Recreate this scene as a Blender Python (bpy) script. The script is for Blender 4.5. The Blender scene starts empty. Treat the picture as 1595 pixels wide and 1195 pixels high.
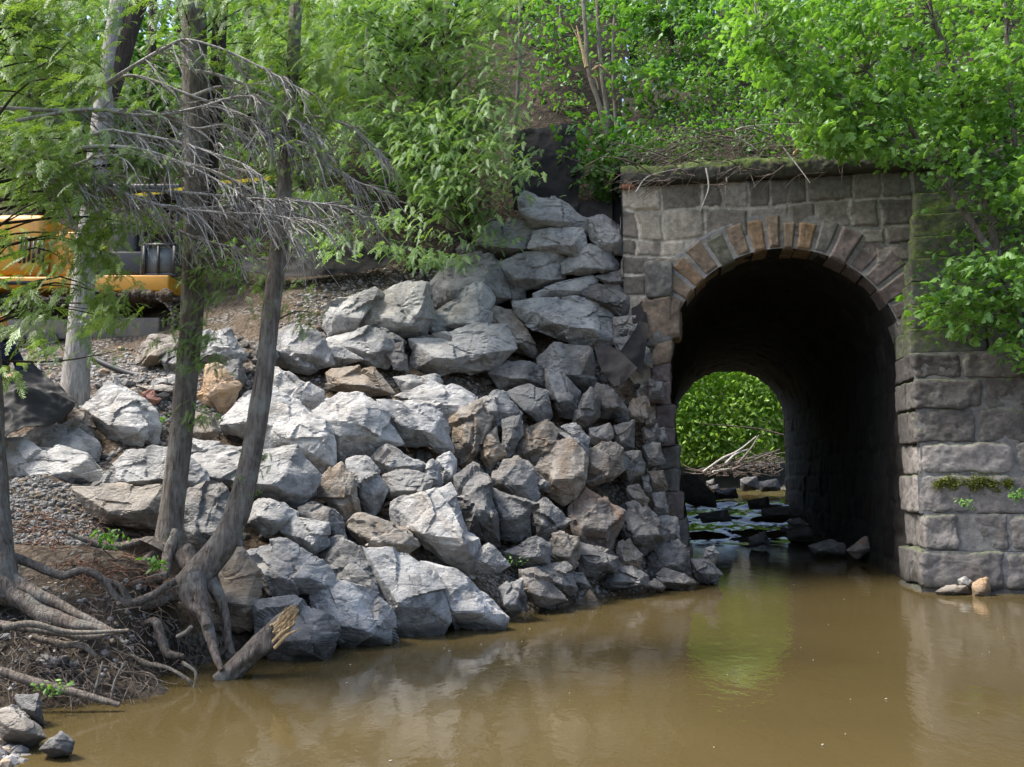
import bpy, bmesh, math, random
import numpy as np
from mathutils import Vector
rng = np.random.default_rng(7); random.seed(7)
D = bpy.data; COL = bpy.context.scene.collection; SC = bpy.context.scene
# ---------------------------------------------------------------- camera, sky, sun, exposure
F = 1400.0; PITCH = math.atan(146.5 / F); CAMZ = 1.73
cam = D.objects.new('camera', D.cameras.new('camera')); COL.objects.link(cam); SC.camera = cam
cam.location = (0, 0, CAMZ); cam.rotation_euler = (math.pi / 2 + PITCH, 0, 0)
cam.data.sensor_width = 36; cam.data.lens = F / 1595 * 36; cam.data.clip_end = 500; cam.data.clip_start = .1
SUN_DIR = Vector((-0.60, -0.03, 0.92)).normalized()      # from the scene towards the sun
SUN_EL = math.asin(SUN_DIR.z)
w = D.worlds.new('World'); SC.world = w; w.use_nodes = True
sky = w.node_tree.nodes.new('ShaderNodeTexSky'); sky.sky_type = 'NISHITA'; sky.sun_disc = False
sky.sun_elevation = SUN_EL; sky.sun_rotation = math.atan2(SUN_DIR.x, SUN_DIR.y)
sky.air_density = 1.0; sky.dust_density = 4.0; sky.ozone_density = 1.0
bg = w.node_tree.nodes['Background']; w.node_tree.links.new(sky.outputs[0], bg.inputs[0]); bg.inputs[1].default_value = 0.15
sl = D.lights.new('sun', 'SUN'); sl.energy = 2.6; sl.angle = math.radians(12.0); sl.color = (1, .955, .88)
so = D.objects.new('sun', sl); COL.objects.link(so); so.rotation_euler = SUN_DIR.to_track_quat('Z', 'Y').to_euler(); so.location = (-10, 0, 30)
SC.view_settings.view_transform = 'Standard'; SC.view_settings.look = 'None'
SC.view_settings.exposure = 1.42; SC.view_settings.gamma = 1
SC.cycles.max_bounces = 6; SC.cycles.transparent_max_bounces = 8; SC.cycles.sample_clamp_indirect = 4
# ---------------------------------------------------------------- helpers
cP, sP = math.cos(PITCH), math.sin(PITCH)
def ray(px, py):
    a = (np.asarray(px, float) - 797.5) / F; b = (597.5 - np.asarray(py, float)) / F
    return np.stack([a, cP - b * sP, sP + b * cP], -1)
def P(px, py, Y):                 # the point at world depth Y that lies on this line of sight
    r = ray(px, py); t = np.asarray(Y, float) / r[..., 1]
    return np.array([0, 0, CAMZ]) + r * t[..., None]
def PTS(s): return np.array([[float(v) for v in q.split(',')] for q in s.split()])
def hsh(ix, iy, iz):
    n = (ix.astype(np.int64) * 374761393 + iy.astype(np.int64) * 668265263 + iz.astype(np.int64) * 2147483647 % 1274126177) & 0xffffffff
    n = ((n ^ (n >> 13)) * 1274126177) & 0xffffffff; n = (n ^ (n >> 16)) & 0xffff
    return n / 65535.0
def vn(p, s=1.0, off=0.0):        # value noise, 0..1
    q = np.asarray(p, float) * s + off + 1000.37; i = np.floor(q); f = q - i; f = f * f * (3 - 2 * f); i = i.astype(np.int64)
    r = 0
    for a in (0, 1):
        for b in (0, 1):
            for c in (0, 1):
                wgt = (f[..., 0] if a else 1 - f[..., 0]) * (f[..., 1] if b else 1 - f[..., 1]) * (f[..., 2] if c else 1 - f[..., 2])
                r = r + wgt * hsh(i[..., 0] + a, i[..., 1] + b, i[..., 2] + c)
    return r
def fbm(p, s=1.0, off=0.0, o=4):
    r = 0; a = .5; t = 0
    for k in range(o):
        r = r + a * vn(p, s * 2.03 ** k, off + 17.3 * k); t += a; a *= .5
    return r / t
def tag(o, label=None, cat=None, group=None, kind=None):
    if label: o['label'] = label
    if cat: o['category'] = cat
    if group: o['group'] = group
    if kind: o['kind'] = kind
    return o
def empty(name, loc, label=None, cat=None, group=None):
    o = D.objects.new(name, None); COL.objects.link(o); o.location = tuple(float(x) for x in loc); o.empty_display_size = .1
    return tag(o, label, cat, group)
class MB:                          # collects geometry for ONE mesh object
    def __init__(s): s.v = []; s.f3 = []; s.f4 = []; s.n = 0; s.c = []
    def add(s, v, f, c=None):
        v = np.asarray(v, float).reshape(-1, 3); f = np.asarray(f, np.int64)
        s.v.append(v)
        if len(f): (s.f3 if f.shape[1] == 3 else s.f4).append(f + s.n)
        if c is None: c = .5
        c = np.asarray(c, float)
        if c.ndim == 0: c = np.full((len(v), 3), float(c))
        elif c.ndim == 1 and len(c) == 3 and len(v) != 3: c = np.tile(c, (len(v), 1))
        elif c.ndim == 1: c = np.repeat(c[:, None], 3, 1)
        s.c.append(c); s.n += len(v); return s
    def build(s, name, mat, parent=None, smooth=True, origin=None):
        v = np.concatenate(s.v); c = np.concatenate(s.c)
        f3 = np.concatenate(s.f3) if s.f3 else np.zeros((0, 3), int); f4 = np.concatenate(s.f4) if s.f4 else np.zeros((0, 4), int)
        o_ = np.zeros(3)
        if parent is not None:
            p = parent
            while p is not None: o_ = o_ + np.array(p.location); p = p.parent
        loc = np.zeros(3)
        if origin is not None: loc = np.asarray(origin, float) - o_
        v = v - o_ - loc
        me = D.meshes.new(name); nf = len(f3) + len(f4); nl = 3 * len(f3) + 4 * len(f4)
        me.vertices.add(len(v)); me.vertices.foreach_set('co', v.astype(np.float32).ravel())
        me.loops.add(nl); me.loops.foreach_set('vertex_index', np.concatenate([f3.ravel(), f4.ravel()]).astype(np.int32))
        me.polygons.add(nf)
        ls = np.concatenate([np.arange(len(f3)) * 3, 3 * len(f3) + np.arange(len(f4)) * 4])
        me.polygons.foreach_set('loop_start', ls.astype(np.int32))
        me.polygons.foreach_set('use_smooth', np.full(nf, smooth))
        me.update(calc_edges=True); me.validate()
        at = me.attributes.new('Col', 'FLOAT_COLOR', 'POINT')
        at.data.foreach_set('color', np.concatenate([c, np.ones((len(c), 1))], 1).astype(np.float32).ravel())
        me.materials.append(mat)
        o = D.objects.new(name, me); COL.objects.link(o); o.location = loc
        if parent is not None: o.parent = parent
        return o
def catmull(p, n):
    p = np.asarray(p, float); q = np.vstack([2 * p[0] - p[1], p, 2 * p[-1] - p[-2]]); m = len(p) - 1
    t = np.linspace(0, m - 1e-6, n); i = t.astype(int); u = (t - i)[:, None]
    a, b, c, d = q[i], q[i + 1], q[i + 2], q[i + 3]
    return .5 * (2 * b + (c - a) * u + (2 * a - 5 * b + 4 * c - d) * u * u + (3 * b - a - 3 * c + d) * u ** 3)
def tube(mb, path, radii, k=8, col=.5, rough=0.0, cap=True, seed=0):
    path = np.asarray(path, float); n = len(path); r = np.interp(np.linspace(0, 1, n), np.linspace(0, 1, len(np.atleast_1d(radii))), np.atleast_1d(radii))
    t = np.gradient(path, axis=0); t /= np.linalg.norm(t, axis=1)[:, None] + 1e-9
    up = np.array([0, 0, 1.]) if abs(t[0, 2]) < .9 else np.array([0, 1., 0]); 
    A = np.cross(t, up); A /= np.linalg.norm(A, axis=1)[:, None] + 1e-9; B = np.cross(t, A)
    th = np.arange(k) / k * 2 * math.pi
    ring = A[:, None] * np.cos(th)[None, :, None] + B[:, None] * np.sin(th)[None, :, None]
    rr = np.repeat(r[:, None], k, 1)
    if rough: rr = rr * (1 + rough * (2 * fbm(path[:, None] * 1.0 + ring * .35, 3.2, seed, 3) - 1) + rough * .5 * (2 * vn(path[:, None] * [1, 1, .3] + ring * r[0] * 3, 9, seed) - 1))
    v = (path[:, None] + ring * rr[..., None]).reshape(-1, 3)
    i = np.arange(n - 1)[:, None] * k; j = np.arange(k)[None]; j2 = (j + 1) % k
    f = np.stack([i + j, i + j2, i + k + j2, i + k + j], -1).reshape(-1, 4)
    mb.add(v, f, col)
    if cap and k > 3:
        for e, b in ((0, 0), (n - 1, (n - 1) * k)):
            vv = np.vstack([v[b:b + k], path[e]]); idx = np.arange(k)
            mb.add(vv, np.stack([idx, np.full(k, k), (idx + 1) % k] if e else [idx, (idx + 1) % k, np.full(k, k)], -1), col)
def inpoly(x, y, poly):
    r = np.zeros(len(x), bool); n = len(poly); j = n - 1
    for i in range(n):
        xi, yi = poly[i]; xj, yj = poly[j]
        m = ((yi > y) != (yj > y)) & (x < (xj - xi) * (y - yi) / (yj - yi + 1e-12) + xi); r ^= m; j = i
    return r
def samp(poly, n, rg=rng):
    poly = np.asarray(poly, float); lo, hi = poly.min(0), poly.max(0); out = np.zeros((0, 2))
    while len(out) < n:
        q = rg.uniform(lo, hi, (max(n, 64) * 2, 2)); out = np.vstack([out, q[inpoly(q[:, 0], q[:, 1], poly)]])
    return out[:n]
class RBF:
    def __init__(s, x, y, smooth=0.0):
        s.x = np.asarray(x, float); n = len(s.x); d = np.linalg.norm(s.x[:, None] - s.x[None], axis=2)
        A = np.zeros((n + 3, n + 3)); A[:n, :n] = -d - np.eye(n) * smooth; A[:n, n] = 1; A[:n, n + 1:] = s.x; A[n, :n] = 1; A[n + 1:, :n] = s.x.T
        s.w = np.linalg.lstsq(A, np.concatenate([y, np.zeros(3)]), rcond=None)[0]
    def __call__(s, q):
        q = np.asarray(q, float); sh = q.shape[:-1]; q = q.reshape(-1, 2); out = []
        for k in range(0, len(q), 20000):
            c = q[k:k + 20000]; d = np.linalg.norm(c[:, None] - s.x[None], axis=2)
            out.append(-d @ s.w[:-3] + s.w[-3] + c @ s.w[-2:])
        return np.concatenate(out).reshape(sh)
# ---------------------------------------------------------------- materials
class NT:
    def __init__(s, name):
        s.m = D.materials.new(name); s.m.use_nodes = True; s.t = s.m.node_tree; s.t.nodes.clear()
        s.out = s.t.nodes.new('ShaderNodeOutputMaterial')
    def n(s, typ, _in=None, **kw):
        nd = s.t.nodes.new('ShaderNode' + typ)
        for k, v in kw.items(): setattr(nd, k, v)
        for k, v in (_in or {}).items():
            if isinstance(v, bpy.types.NodeSocket): s.t.links.new(v, nd.inputs[k])
            else: nd.inputs[k].default_value = v
        return nd
    def noise(s, vec, scale, detail=4, rough=.55, dist=0):
        return s.n('TexNoise', {'Vector': vec, 'Scale': scale, 'Detail': detail, 'Roughness': rough, 'Distortion': dist}).outputs['Fac']
    def ramp(s, fac, stops, interp='LINEAR'):
        r = s.n('ValToRGB', {'Fac': fac}); cr = r.color_ramp; cr.interpolation = interp
        while len(cr.elements) < len(stops): cr.elements.new(.5)
        for e, (p, c) in zip(cr.elements, stops): e.position = p; e.color = tuple(c) + (1,) if len(c) == 3 else c
        return r.outputs['Color']
    def mix(s, fac, a, b, mode='MIX'):
        m = s.n('MixRGB', {'Fac': fac, 'Color1': a, 'Color2': b}); m.blend_type = mode; return m.outputs[0]
    def math(s, op, a, b=0.0):
        m = s.n('Math', {0: a, 1: b}); m.operation = op; return m.outputs[0]
    def step(s, x, a, b):
        return s.n('MapRange', {'Value': x, 'From Min': a, 'From Max': b, 'To Min': 0.0, 'To Max': 1.0}).outputs[0]
    def vec(s, scale=(1, 1, 1), rnd=False, coord='Object'):
        v = s.n('TexCoord').outputs[coord]
        if rnd:
            oi = s.n('ObjectInfo'); k = s.math('MULTIPLY', oi.outputs['Random'], 80.0)
            cb = s.n('CombineXYZ', {0: k, 1: k, 2: k}); a = s.n('VectorMath', {0: v, 1: cb.outputs[0]}); v = a.outputs[0]
        mp = s.n('Mapping', {'Vector': v, 'Scale': scale}); return mp.outputs[0]
    def bump(s, h, strength=.5, dist=.02, normal=None):
        b = s.n('Bump', {'Height': h, 'Strength': strength, 'Distance': dist})
        if normal is not None: s.t.links.new(normal, b.inputs['Normal'])
        return b.outputs[0]
    def fin(s, base, rough=.8, normal=None, spec=.3, **kw):
        p = s.n('BsdfPrincipled', {'Base Color': base, 'Roughness': rough, 'Specular IOR Level': spec, **kw})
        if normal is not None: s.t.links.new(normal, p.inputs['Normal'])
        s.t.links.new(p.outputs[0], s.out.inputs[0]); return s.m
def rock_mat(name, dark, light, stain, stain_amt, white=.0, damp=.0, dust_toplight=.3):
    t = NT(name); v = t.vec(rnd=True)
    rnd = t.n('ObjectInfo').outputs['Random']
    n1 = t.noise(v, 1.3, 9, .68, .5); n2 = t.noise(v, 6.0, 9, .7, .3); n3 = t.noise(v, 34, 6, .7)
    base = t.mix(t.step(n1, .40, .60), dark + (1,), light + (1,))
    base = t.mix(t.math('MULTIPLY', t.step(n2, .42, .66), .45), base, tuple(min(1, x * 1.45 + .03) for x in light) + (1,))
    base = t.mix(t.math('MULTIPLY', t.step(n2, .5, .28), .55), base, tuple(x * .5 for x in dark) + (1,))
    sm = t.noise(v, 1.15, 5, .6, 1.2)
    base = t.mix(t.math('MULTIPLY', t.step(sm, .62 - stain_amt * .3, .74 - stain_amt * .25), min(1, .35 + stain_amt * .6)), base, stain + (1,))
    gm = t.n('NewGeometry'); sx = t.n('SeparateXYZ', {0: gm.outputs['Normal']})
    if dust_toplight:   # rock flour and earth on upward faces, strengthened to paint lit tops
        base = t.mix(t.math('MULTIPLY', t.math('MULTIPLY', t.step(sx.outputs[2], .15, .85), t.step(t.noise(v, 3.3, 6, .65), .35, .6)), dust_toplight), base, (.50, .475, .43, 1))
    vein = t.math('ABSOLUTE', t.math('SUBTRACT', t.noise(v, 2.1, 3, .5, 1.6), .5))
    base = t.mix(t.math('MULTIPLY', t.math('MULTIPLY', t.step(vein, .010, .002), t.step(n1, .5, .6)), .25 + white), base, (.62, .61, .58, 1))
    crk = t.math('ABSOLUTE', t.math('SUBTRACT', t.noise(v, 1.5, 5, .55, 2.2), .48))
    base = t.mix(t.math('MULTIPLY', t.math('MULTIPLY', t.step(crk, .007, .001), t.step(n2, .48, .6)), .55), base, (.03, .028, .025, 1))
    base = t.mix(t.step(n3, .30, .75), tuple([.78] * 3) + (1,), (1.18, 1.18, 1.18, 1)) if False else t.mix(t.math('MULTIPLY', t.step(n3, .35, .7), .5), base, t.mix(1.0, base, (1.35, 1.34, 1.3, 1), 'MULTIPLY'))
    br = t.math('ADD', t.math('MULTIPLY', t.n('ObjectInfo').outputs['Random'], .40), .80)
    hs = t.n('HueSaturation', {'Color': base, 'Value': br}); base = hs.outputs[0]
    # wet, dark band just over the pond
    pz = t.n('SeparateXYZ', {0: gm.outputs['Position']}).outputs[2]
    wet = t.step(t.math('ADD', pz, t.math('MULTIPLY', n2, -.12)), .10, .0)
    base = t.mix(t.math('MULTIPLY', wet, .72), base, (.035, .032, .025, 1))
    h = t.math('ADD', t.math('MULTIPLY', n2, .7), t.math('MULTIPLY', n3, .28)); h = t.math('ADD', h, t.math('MULTIPLY', t.noise(t.vec((1, 1, 3.2), rnd=True), 5, 6, .7, .8), .6))
    return t.fin(base, .78 - damp, t.bump(h, .95, .06), .35 + damp)
M = {}
M['w'] = rock_mat('rock_pale', (.20, .20, .198), (.42, .418, .41), (.24, .185, .125), .2, .2, dust_toplight=.6)
M['g'] = rock_mat('rock_grey', (.115, .118, .12), (.29, .292, .292), (.19, .155, .12), .2, .1, dust_toplight=.5)
M['m'] = rock_mat('rock_mid_grey', (.055, .056, .057), (.165, .165, .162), (.15, .115, .08), .28, .05, .08, dust_toplight=.3)
M['d'] = rock_mat('rock_dark', (.045, .045, .047), (.125, .122, .12), (.10, .075, .05), .2, .0, .2, dust_toplight=.15)
M['t'] = rock_mat('rock_tan', (.085, .074, .062), (.235, .21, .178), (.20, .14, .085), .5, .05, dust_toplight=.3)
M['o'] = rock_mat('rock_ochre', (.24, .17, .11), (.40, .30, .20), (.34, .22, .12), .8, .0, dust_toplight=.1)
M['r'] = rock_mat('rock_rusty', (.09, .082, .075), (.21, .19, .17), (.20, .095, .04), .42, .0, .05, dust_toplight=.15)
M['b'] = rock_mat('rock_brick_red', (.30, .13, .09), (.42, .21, .15), (.40, .20, .14), .6, .0, dust_toplight=.1)
def gravel_mat():
    t = NT('gravel'); c = t.n('Attribute', attribute_name='Col').outputs['Color']; v = t.vec()
    b = t.mix(t.noise(v, 40, 4), c, t.mix(1.0, c, (.6, .6, .6, 1), 'MULTIPLY'))
    return t.fin(b, .85, t.bump(t.noise(v, 90, 4), .5, .006))
M['pebble'] = gravel_mat()
def ground_mat(name, a, b, c, sc=1.0, peb=True, litter=False):
    t = NT(name); v = t.vec()
    n1 = t.noise(v, .9 * sc, 8, .65, .5); n2 = t.noise(v, 6 * sc, 8, .7); n3 = t.noise(v, 30, 5, .7)
    col = t.mix(t.step(n1, .35, .65), a + (1,), b + (1,)); col = t.mix(t.math('MULTIPLY', t.step(n2, .5, .62), .8), col, c + (1,))
    col = t.mix(t.math('MULTIPLY', t.step(n3, .52, .4), .6), col, (.02, .017, .012, 1))
    vo = t.n('TexVoronoi', {'Vector': v, 'Scale': 16.0, 'Randomness': 1.0}); vo.feature = 'F1'
    pc = t.ramp(vo.outputs['Distance'], [(0, (.32, .31, .29)), (.35, (.2, .19, .17)), (.6, (.03, .026, .02))])
    if peb: col = t.mix(t.math('MULTIPLY', t.step(t.noise(v, 1.3, 4), .46, .56), .75), col, pc)
    if litter: col = t.mix(t.n('Attribute', attribute_name='Col').outputs['Fac'], col, t.mix(t.step(n2, .45, .62), (.022, .018, .013, 1), (.07, .052, .035, 1)))
    h = t.math('ADD', t.math('MULTIPLY', n2, .8), t.math('MULTIPLY', vo.outputs['Distance'], -.5)); h = t.math('ADD', h, t.math('MULTIPLY', n3, .4))
    return t.fin(col, .92, t.bump(h, 1.0, .07), .2)
M['ground'] = ground_mat('ground_soil', (.085, .062, .042), (.15, .11, .075), (.19, .16, .125), litter=True)
M['hill'] = ground_mat('leaf_litter_soil', (.02, .017, .013), (.045, .036, .026), (.08, .065, .045), 1.6, False)
M['bed'] = ground_mat('stream_bed', (.04, .035, .028), (.09, .08, .065), (.12, .11, .09), 1.4)
def masonry_mat(name, moss=.4, rough=.85, moss_z=None):
    t = NT(name); c = t.n('Attribute', attribute_name='Col').outputs['Color']; v = t.vec()
    n1 = t.noise(v, 2.2, 7, .62, .4); n2 = t.noise(v, 11, 8, .68); n3 = t.noise(v, 55, 5, .7)
    b = t.mix(t.step(n2, .3, .7), t.mix(1.0, c, (.55, .54, .55, 1), 'MULTIPLY'), t.mix(1.0, c, (1.35, 1.33, 1.28, 1), 'MULTIPLY'))
    b = t.mix(t.math('MULTIPLY', t.step(n1, .52, .68), .55), b, (.05, .045, .04, 1))       # soot and damp stains
    b = t.mix(t.math('MULTIPLY', t.step(n3, .6, .72), .3), b, (.38, .37, .34, 1))
    gm = t.n('NewGeometry'); sx = t.n('SeparateXYZ', {0: gm.outputs['Normal']})
    mo = t.math('MULTIPLY', t.step(t.math('ADD', t.math('MULTIPLY', sx.outputs[2], .55), t.noise(v, 2.7, 6, .7)), .85 - moss * .35, 1.0 - moss * .35), min(1, moss * 1.6))
    mc = t.mix(t.step(n2, .4, .62), (.035, .065, .012, 1), (.115, .15, .035, 1))
    b = t.mix(mo, b, mc)
    pz = t.n('SeparateXYZ', {0: gm.outputs['Position']}).outputs[2]
    b = t.mix(t.math('MULTIPLY', t.step(t.math('ADD', pz, t.math('MULTIPLY', n1, -.3)), .12, -.03), .7), b, (.02, .02, .016, 1))
    h = t.math('ADD', t.math('MULTIPLY', n2, .8), t.math('MULTIPLY', n3, .3))
    return t.fin(b, rough, t.bump(h, .8, .03), .3)
M['facade'] = masonry_mat('old_masonry', .12); M['barrel'] = masonry_mat('barrel_masonry', .0)
M['wing'] = masonry_mat('mossy_masonry', .30); M['steps'] = masonry_mat('mossy_step_masonry', 1.1); M['coping'] = masonry_mat('mossy_coping', .9)
def bark_mat(name, dark, light, sc=1.0, lichen=0.0, moss=0.0):
    t = NT(name); v = t.vec((1, 1, .16)); v2 = t.vec()
    n1 = t.noise(v, 26 * sc, 7, .65, .6); n2 = t.noise(v2, 5, 6, .6)
    c = t.mix(t.step(n1, .34, .64), dark + (1,), light + (1,))
    c = t.mix(t.math('MULTIPLY', t.step(n2, .5, .62), .35 + lichen), c, (.30, .31, .27, 1) if lichen else tuple(x * .6 for x in light) + (1,))
    if moss: c = t.mix(t.math('MULTIPLY', t.step(t.noise(v2, 3, 5), .56, .62), moss), c, (.05, .08, .015, 1))
    return t.fin(c, .9, t.bump(t.math('ADD', n1, t.math('MULTIPLY', t.noise(t.vec((1, 1, .1)), 9 * sc, 4, .6, 1.5), .9)), 1.0, .055), .2)
M['bark'] = bark_mat('cedar_bark', (.075, .062, .05), (.235, .205, .175), 1, .1, .1)
M['bark_pale'] = bark_mat('pale_bark', (.22, .205, .185), (.46, .44, .405), 1.3, .25)
M['bark_dark'] = bark_mat('dark_bark', (.03, .025, .02), (.095, .078, .063))
M['root'] = bark_mat('root_bark', (.075, .058, .046), (.26, .22, .185), 1.2, .1)
M['root_red'] = bark_mat('reddish_root', (.12, .06, .04), (.30, .18, .12), 1.2)
M['sapling'] = bark_mat('sapling_bark', (.14, .12, .095), (.30, .265, .215), 1.5, .1)
M['twig'] = bark_mat('dead_twig', (.38, .35, .32), (.66, .63, .58), 1.6, .2)
M['wood'] = bark_mat('split_wood', (.42, .28, .14), (.72, .55, .32), 1.5)
M['brush'] = bark_mat('brush_twig', (.10, .08, .065), (.26, .22, .185), 1.6)
def leaf_mat(name, dark, light, trans=.45, gloss=.04):
    t = NT(name); a = t.n('Attribute', attribute_name='Col').outputs['Fac']; v = t.vec()
    f = t.math('ADD', t.math('MULTIPLY', a, .75), t.math('MULTIPLY', t.noise(v, 1.6, 3), .25))
    c = t.ramp(f, [(.1, dark), (.5, tuple((x + y) / 2 for x, y in zip(dark, light))), (.9, light)])
    df = t.n('BsdfDiffuse', {'Color': c}); tr = t.n('BsdfTranslucent', {'Color': t.mix(1.0, c, (1.15, 1.25, .55, 1), 'MULTIPLY')})
    m1 = t.n('MixShader', {0: trans, 1: df.outputs[0], 2: tr.outputs[0]})
    gl = t.n('BsdfGlossy', {'Roughness': .45, 'Color': (.9, .95, 1, 1)}); m2 = t.n('MixShader', {0: gloss, 1: m1.outputs[0], 2: gl.outputs[0]})
    t.t.links.new(m2.outputs[0], t.out.inputs[0]); return t.m
M['cedar'] = leaf_mat('cedar_fronds', (.09, .18, .045), (.34, .50, .15), .48)
M['cedar_near'] = leaf_mat('near_cedar_fronds', (.07, .145, .022), (.31, .43, .09), .45)
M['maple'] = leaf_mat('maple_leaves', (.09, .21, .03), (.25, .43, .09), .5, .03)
M['maple_d'] = leaf_mat('shade_toned_leaves', (.05, .15, .022), (.19, .36, .07), .5, .03)  # darker copy of the maple leaf, shade put into its colour
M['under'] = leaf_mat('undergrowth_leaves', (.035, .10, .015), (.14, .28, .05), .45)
M['far'] = leaf_mat('sun_toned_leaves', (.14, .28, .03), (.42, .60, .11), .5)  # leaf colour lightened to stand for sunshine beyond the tunnel
M['moss'] = leaf_mat('moss_tufts', (.05, .07, .006), (.18, .20, .02), .2)
def plain(name, col, rough=.6, spec=.4, n=.3, sc=12, bump=.2, dirt=None, **kw):
    t = NT(name); v = t.vec(); nn = t.noise(v, sc, 6, .6)
    c = t.mix(t.math('MULTIPLY', nn, n), col + (1,), tuple(x * .45 for x in col) + (1,))
    if dirt: c = t.mix(t.math('MULTIPLY', t.step(t.noise(v, 2.3, 6, .65), .48, .62), .7), c, dirt + (1,))
    return t.fin(c, rough, t.bump(nn, bump, .01), spec, **kw)
M['fabric'] = plain('geotextile', (.022, .021, .022), .8, .2, .4, 60, .3, dirt=(.028, .026, .024))
M['fabric_lit'] = plain('geotextile_lit_tone', (.032, .032, .03), .75, .3, .4, 60, .3)  # lighter copy of the geotextile, light put into its colour
M['yellow'] = plain('yellow_paint', (.58, .27, .015), .45, .5, .25, 5, .1, dirt=(.30, .17, .05))
M['blackm'] = plain('black_steel', (.03, .03, .032), .5, .5, .3, 8, .1)
M['steel'] = plain('dusty_steel', (.13, .125, .115), .75, .3, .5, 9, .3, dirt=(.21, .17, .12))
M['glass'] = plain('cab_glass', (.17, .19, .19), .6, .12, .3, 3, .0)
M['navy'] = plain('navy_cloth', (.012, .016, .035), .85, .2); M['hiviz'] = plain('hi_vis_yellow', (.60, .75, .05), .6)
M['orange'] = plain('orange_plastic', (.85, .16, .02), .4); M['pale_cloth'] = plain('pale_cloth', (.45, .45, .43), .9); M['skin'] = plain('skin', (.42, .24, .17), .6)
M['tape'] = plain('yellow_tape', (.75, .58, .03), .5); M['hair'] = plain('hair', (.04, .025, .015), .8); M['boot'] = plain('boot', (.05, .035, .02), .7)
def water_mat():
    t = NT('murky_water'); v = t.vec((1, .55, 1)); 
    c = t.mix(t.step(t.noise(t.vec(), .22, 3, .5), .35, .7), (.062, .046, .018, 1), (.090, .069, .029, 1))
    n1 = t.noise(v, 2.2, 4, .5, .5); n2 = t.noise(v, 9.0, 3, .5); n3 = t.noise(v, 26, 2, .5)
    h = t.math('ADD', t.math('MULTIPLY', n1, .6), t.math('ADD', t.math('MULTIPLY', n2, .22), t.math('MULTIPLY', n3, .05)))
    return t.fin(c, .06, t.bump(h, .26, .045), .5, IOR=1.36)
M['water'] = water_mat()
# ---------------------------------------------------------------- culvert frame of reference
A0 = math.radians(10.7)
F0 = P(1225, 562, 15.5); E1 = np.array([math.cos(A0), -math.sin(A0), 0]); NB = np.array([math.sin(A0), math.cos(A0), 0])   # NB points into the hill
SPR = F0[2]; F0 = F0 * [1, 1, 0]
def uv(px, py, off=0.0):
    r = ray(px, py); t = (np.dot(F0 + NB * off, NB)) / (r @ NB); p = np.array([0, 0, CAMZ]) + r * np.asarray(t)[..., None]
    return (p - F0) @ E1, p[..., 2]
def W(u, z, s=0.0):
    u, z, s = np.broadcast_arrays(np.asarray(u, float), z, s); return F0 + u[..., None] * E1 + s[..., None] * NB + z[..., None] * np.array([0, 0, 1.])
R = .5 * (uv(1405, 562)[0] - uv(1042, 562)[0]) + .04; UC = .5 * (uv(1405, 562)[0] + uv(1042, 562)[0])
ZC0 = uv(1225, 278)[1]; ZC1 = uv(1225, 248)[1]; UL = uv(970, 330)[0]; UR = uv(1422, 330)[0]
print('R', R, 'UC', UC, 'SPR', SPR, 'coping', ZC0, ZC1, UL, UR)
TUN = 18.5
def jl(z): return UC - R + .38 * np.clip((SPR - z) / SPR, 0, 1) ** 1.1     # the left jamb leans in towards its foot
def jr(z): return UC + R - .06 * np.clip((SPR - z) / SPR, 0, 1)
# ---------------------------------------------------------------- terrain
DEP = PTS('350,1050 600,1000 800,965 930,930 1110,900 825,310 960,370 1010,560 1060,720 700,390 520,480 430,540 340,540 230,560 100,690 30,730 200,770 260,870 650,700 850,700 980,800 700,860 500,700 450,900 800,500 340,700 880,560 940,660 560,830 60,650 -60,720 -60,600 1040,860')
DEV = np.array([8.0, 9.4, 10.9, 12.7, 14.8, 17.0, 16.3, 15.6, 15.2, 16.6, 15.2, 14.0, 13.6, 13.2, 11.2, 10.6, 9.9, 9.1, 12.6, 13.8, 14.2, 10.9, 11.8, 9.4, 16.2, 11.2, 15.5, 14.8, 11.1, 11.5, 10.6, 11.8, 14.4])
YD = RBF(DEP / 100, DEV)
def Yd(px, py): return YD(np.stack([np.asarray(px, float), np.asarray(py, float)], -1) / 100)
CP = []
def cp(px, py, Y, back=0.0, dz=0.0): p = P(px, py, Y + back); CP.append([p[0], p[1], p[2] + dz])
for (px, py), d in zip(DEP, DEV):
    if px == 1060 and py == 720: continue
    cp(px, py, d, .55, -.12)
for q in [(60, 740, 10.2), (60, 830, 9.2), (150, 850, 8.8), (240, 870, 8.75), (60, 925, 8.1), (190, 925, 8.2), (110, 1000, 7.55), (250, 960, 8.9), (330, 960, 8.9), (-50, 1000, 7.4), (-60, 860, 8.6),
          (120, 640, 11.9), (200, 600, 12.6), (100, 570, 14.3), (220, 545, 15.2), (60, 545, 15.6), (-80, 545, 15.6), (-300, 560, 14),
          (300, 470, 16.5), (480, 440, 16.6), (600, 385, 17.8), (600, 300, 19.0), (600, 100, 22.5), (740, 350, 17.6), (830, 300, 17.9), (860, 240, 18.2), (860, 200, 18.7), (850, 100, 20.5), (850, 0, 22.5),
          (400, 400, 18.5), (400, 300, 20.3), (400, 150, 24), (150, 400, 19.5), (150, 300, 21.5), (150, 150, 25), (-150, 400, 19.5), (-150, 150, 25), (960, 340, 16.9)]: cp(*q)
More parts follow.
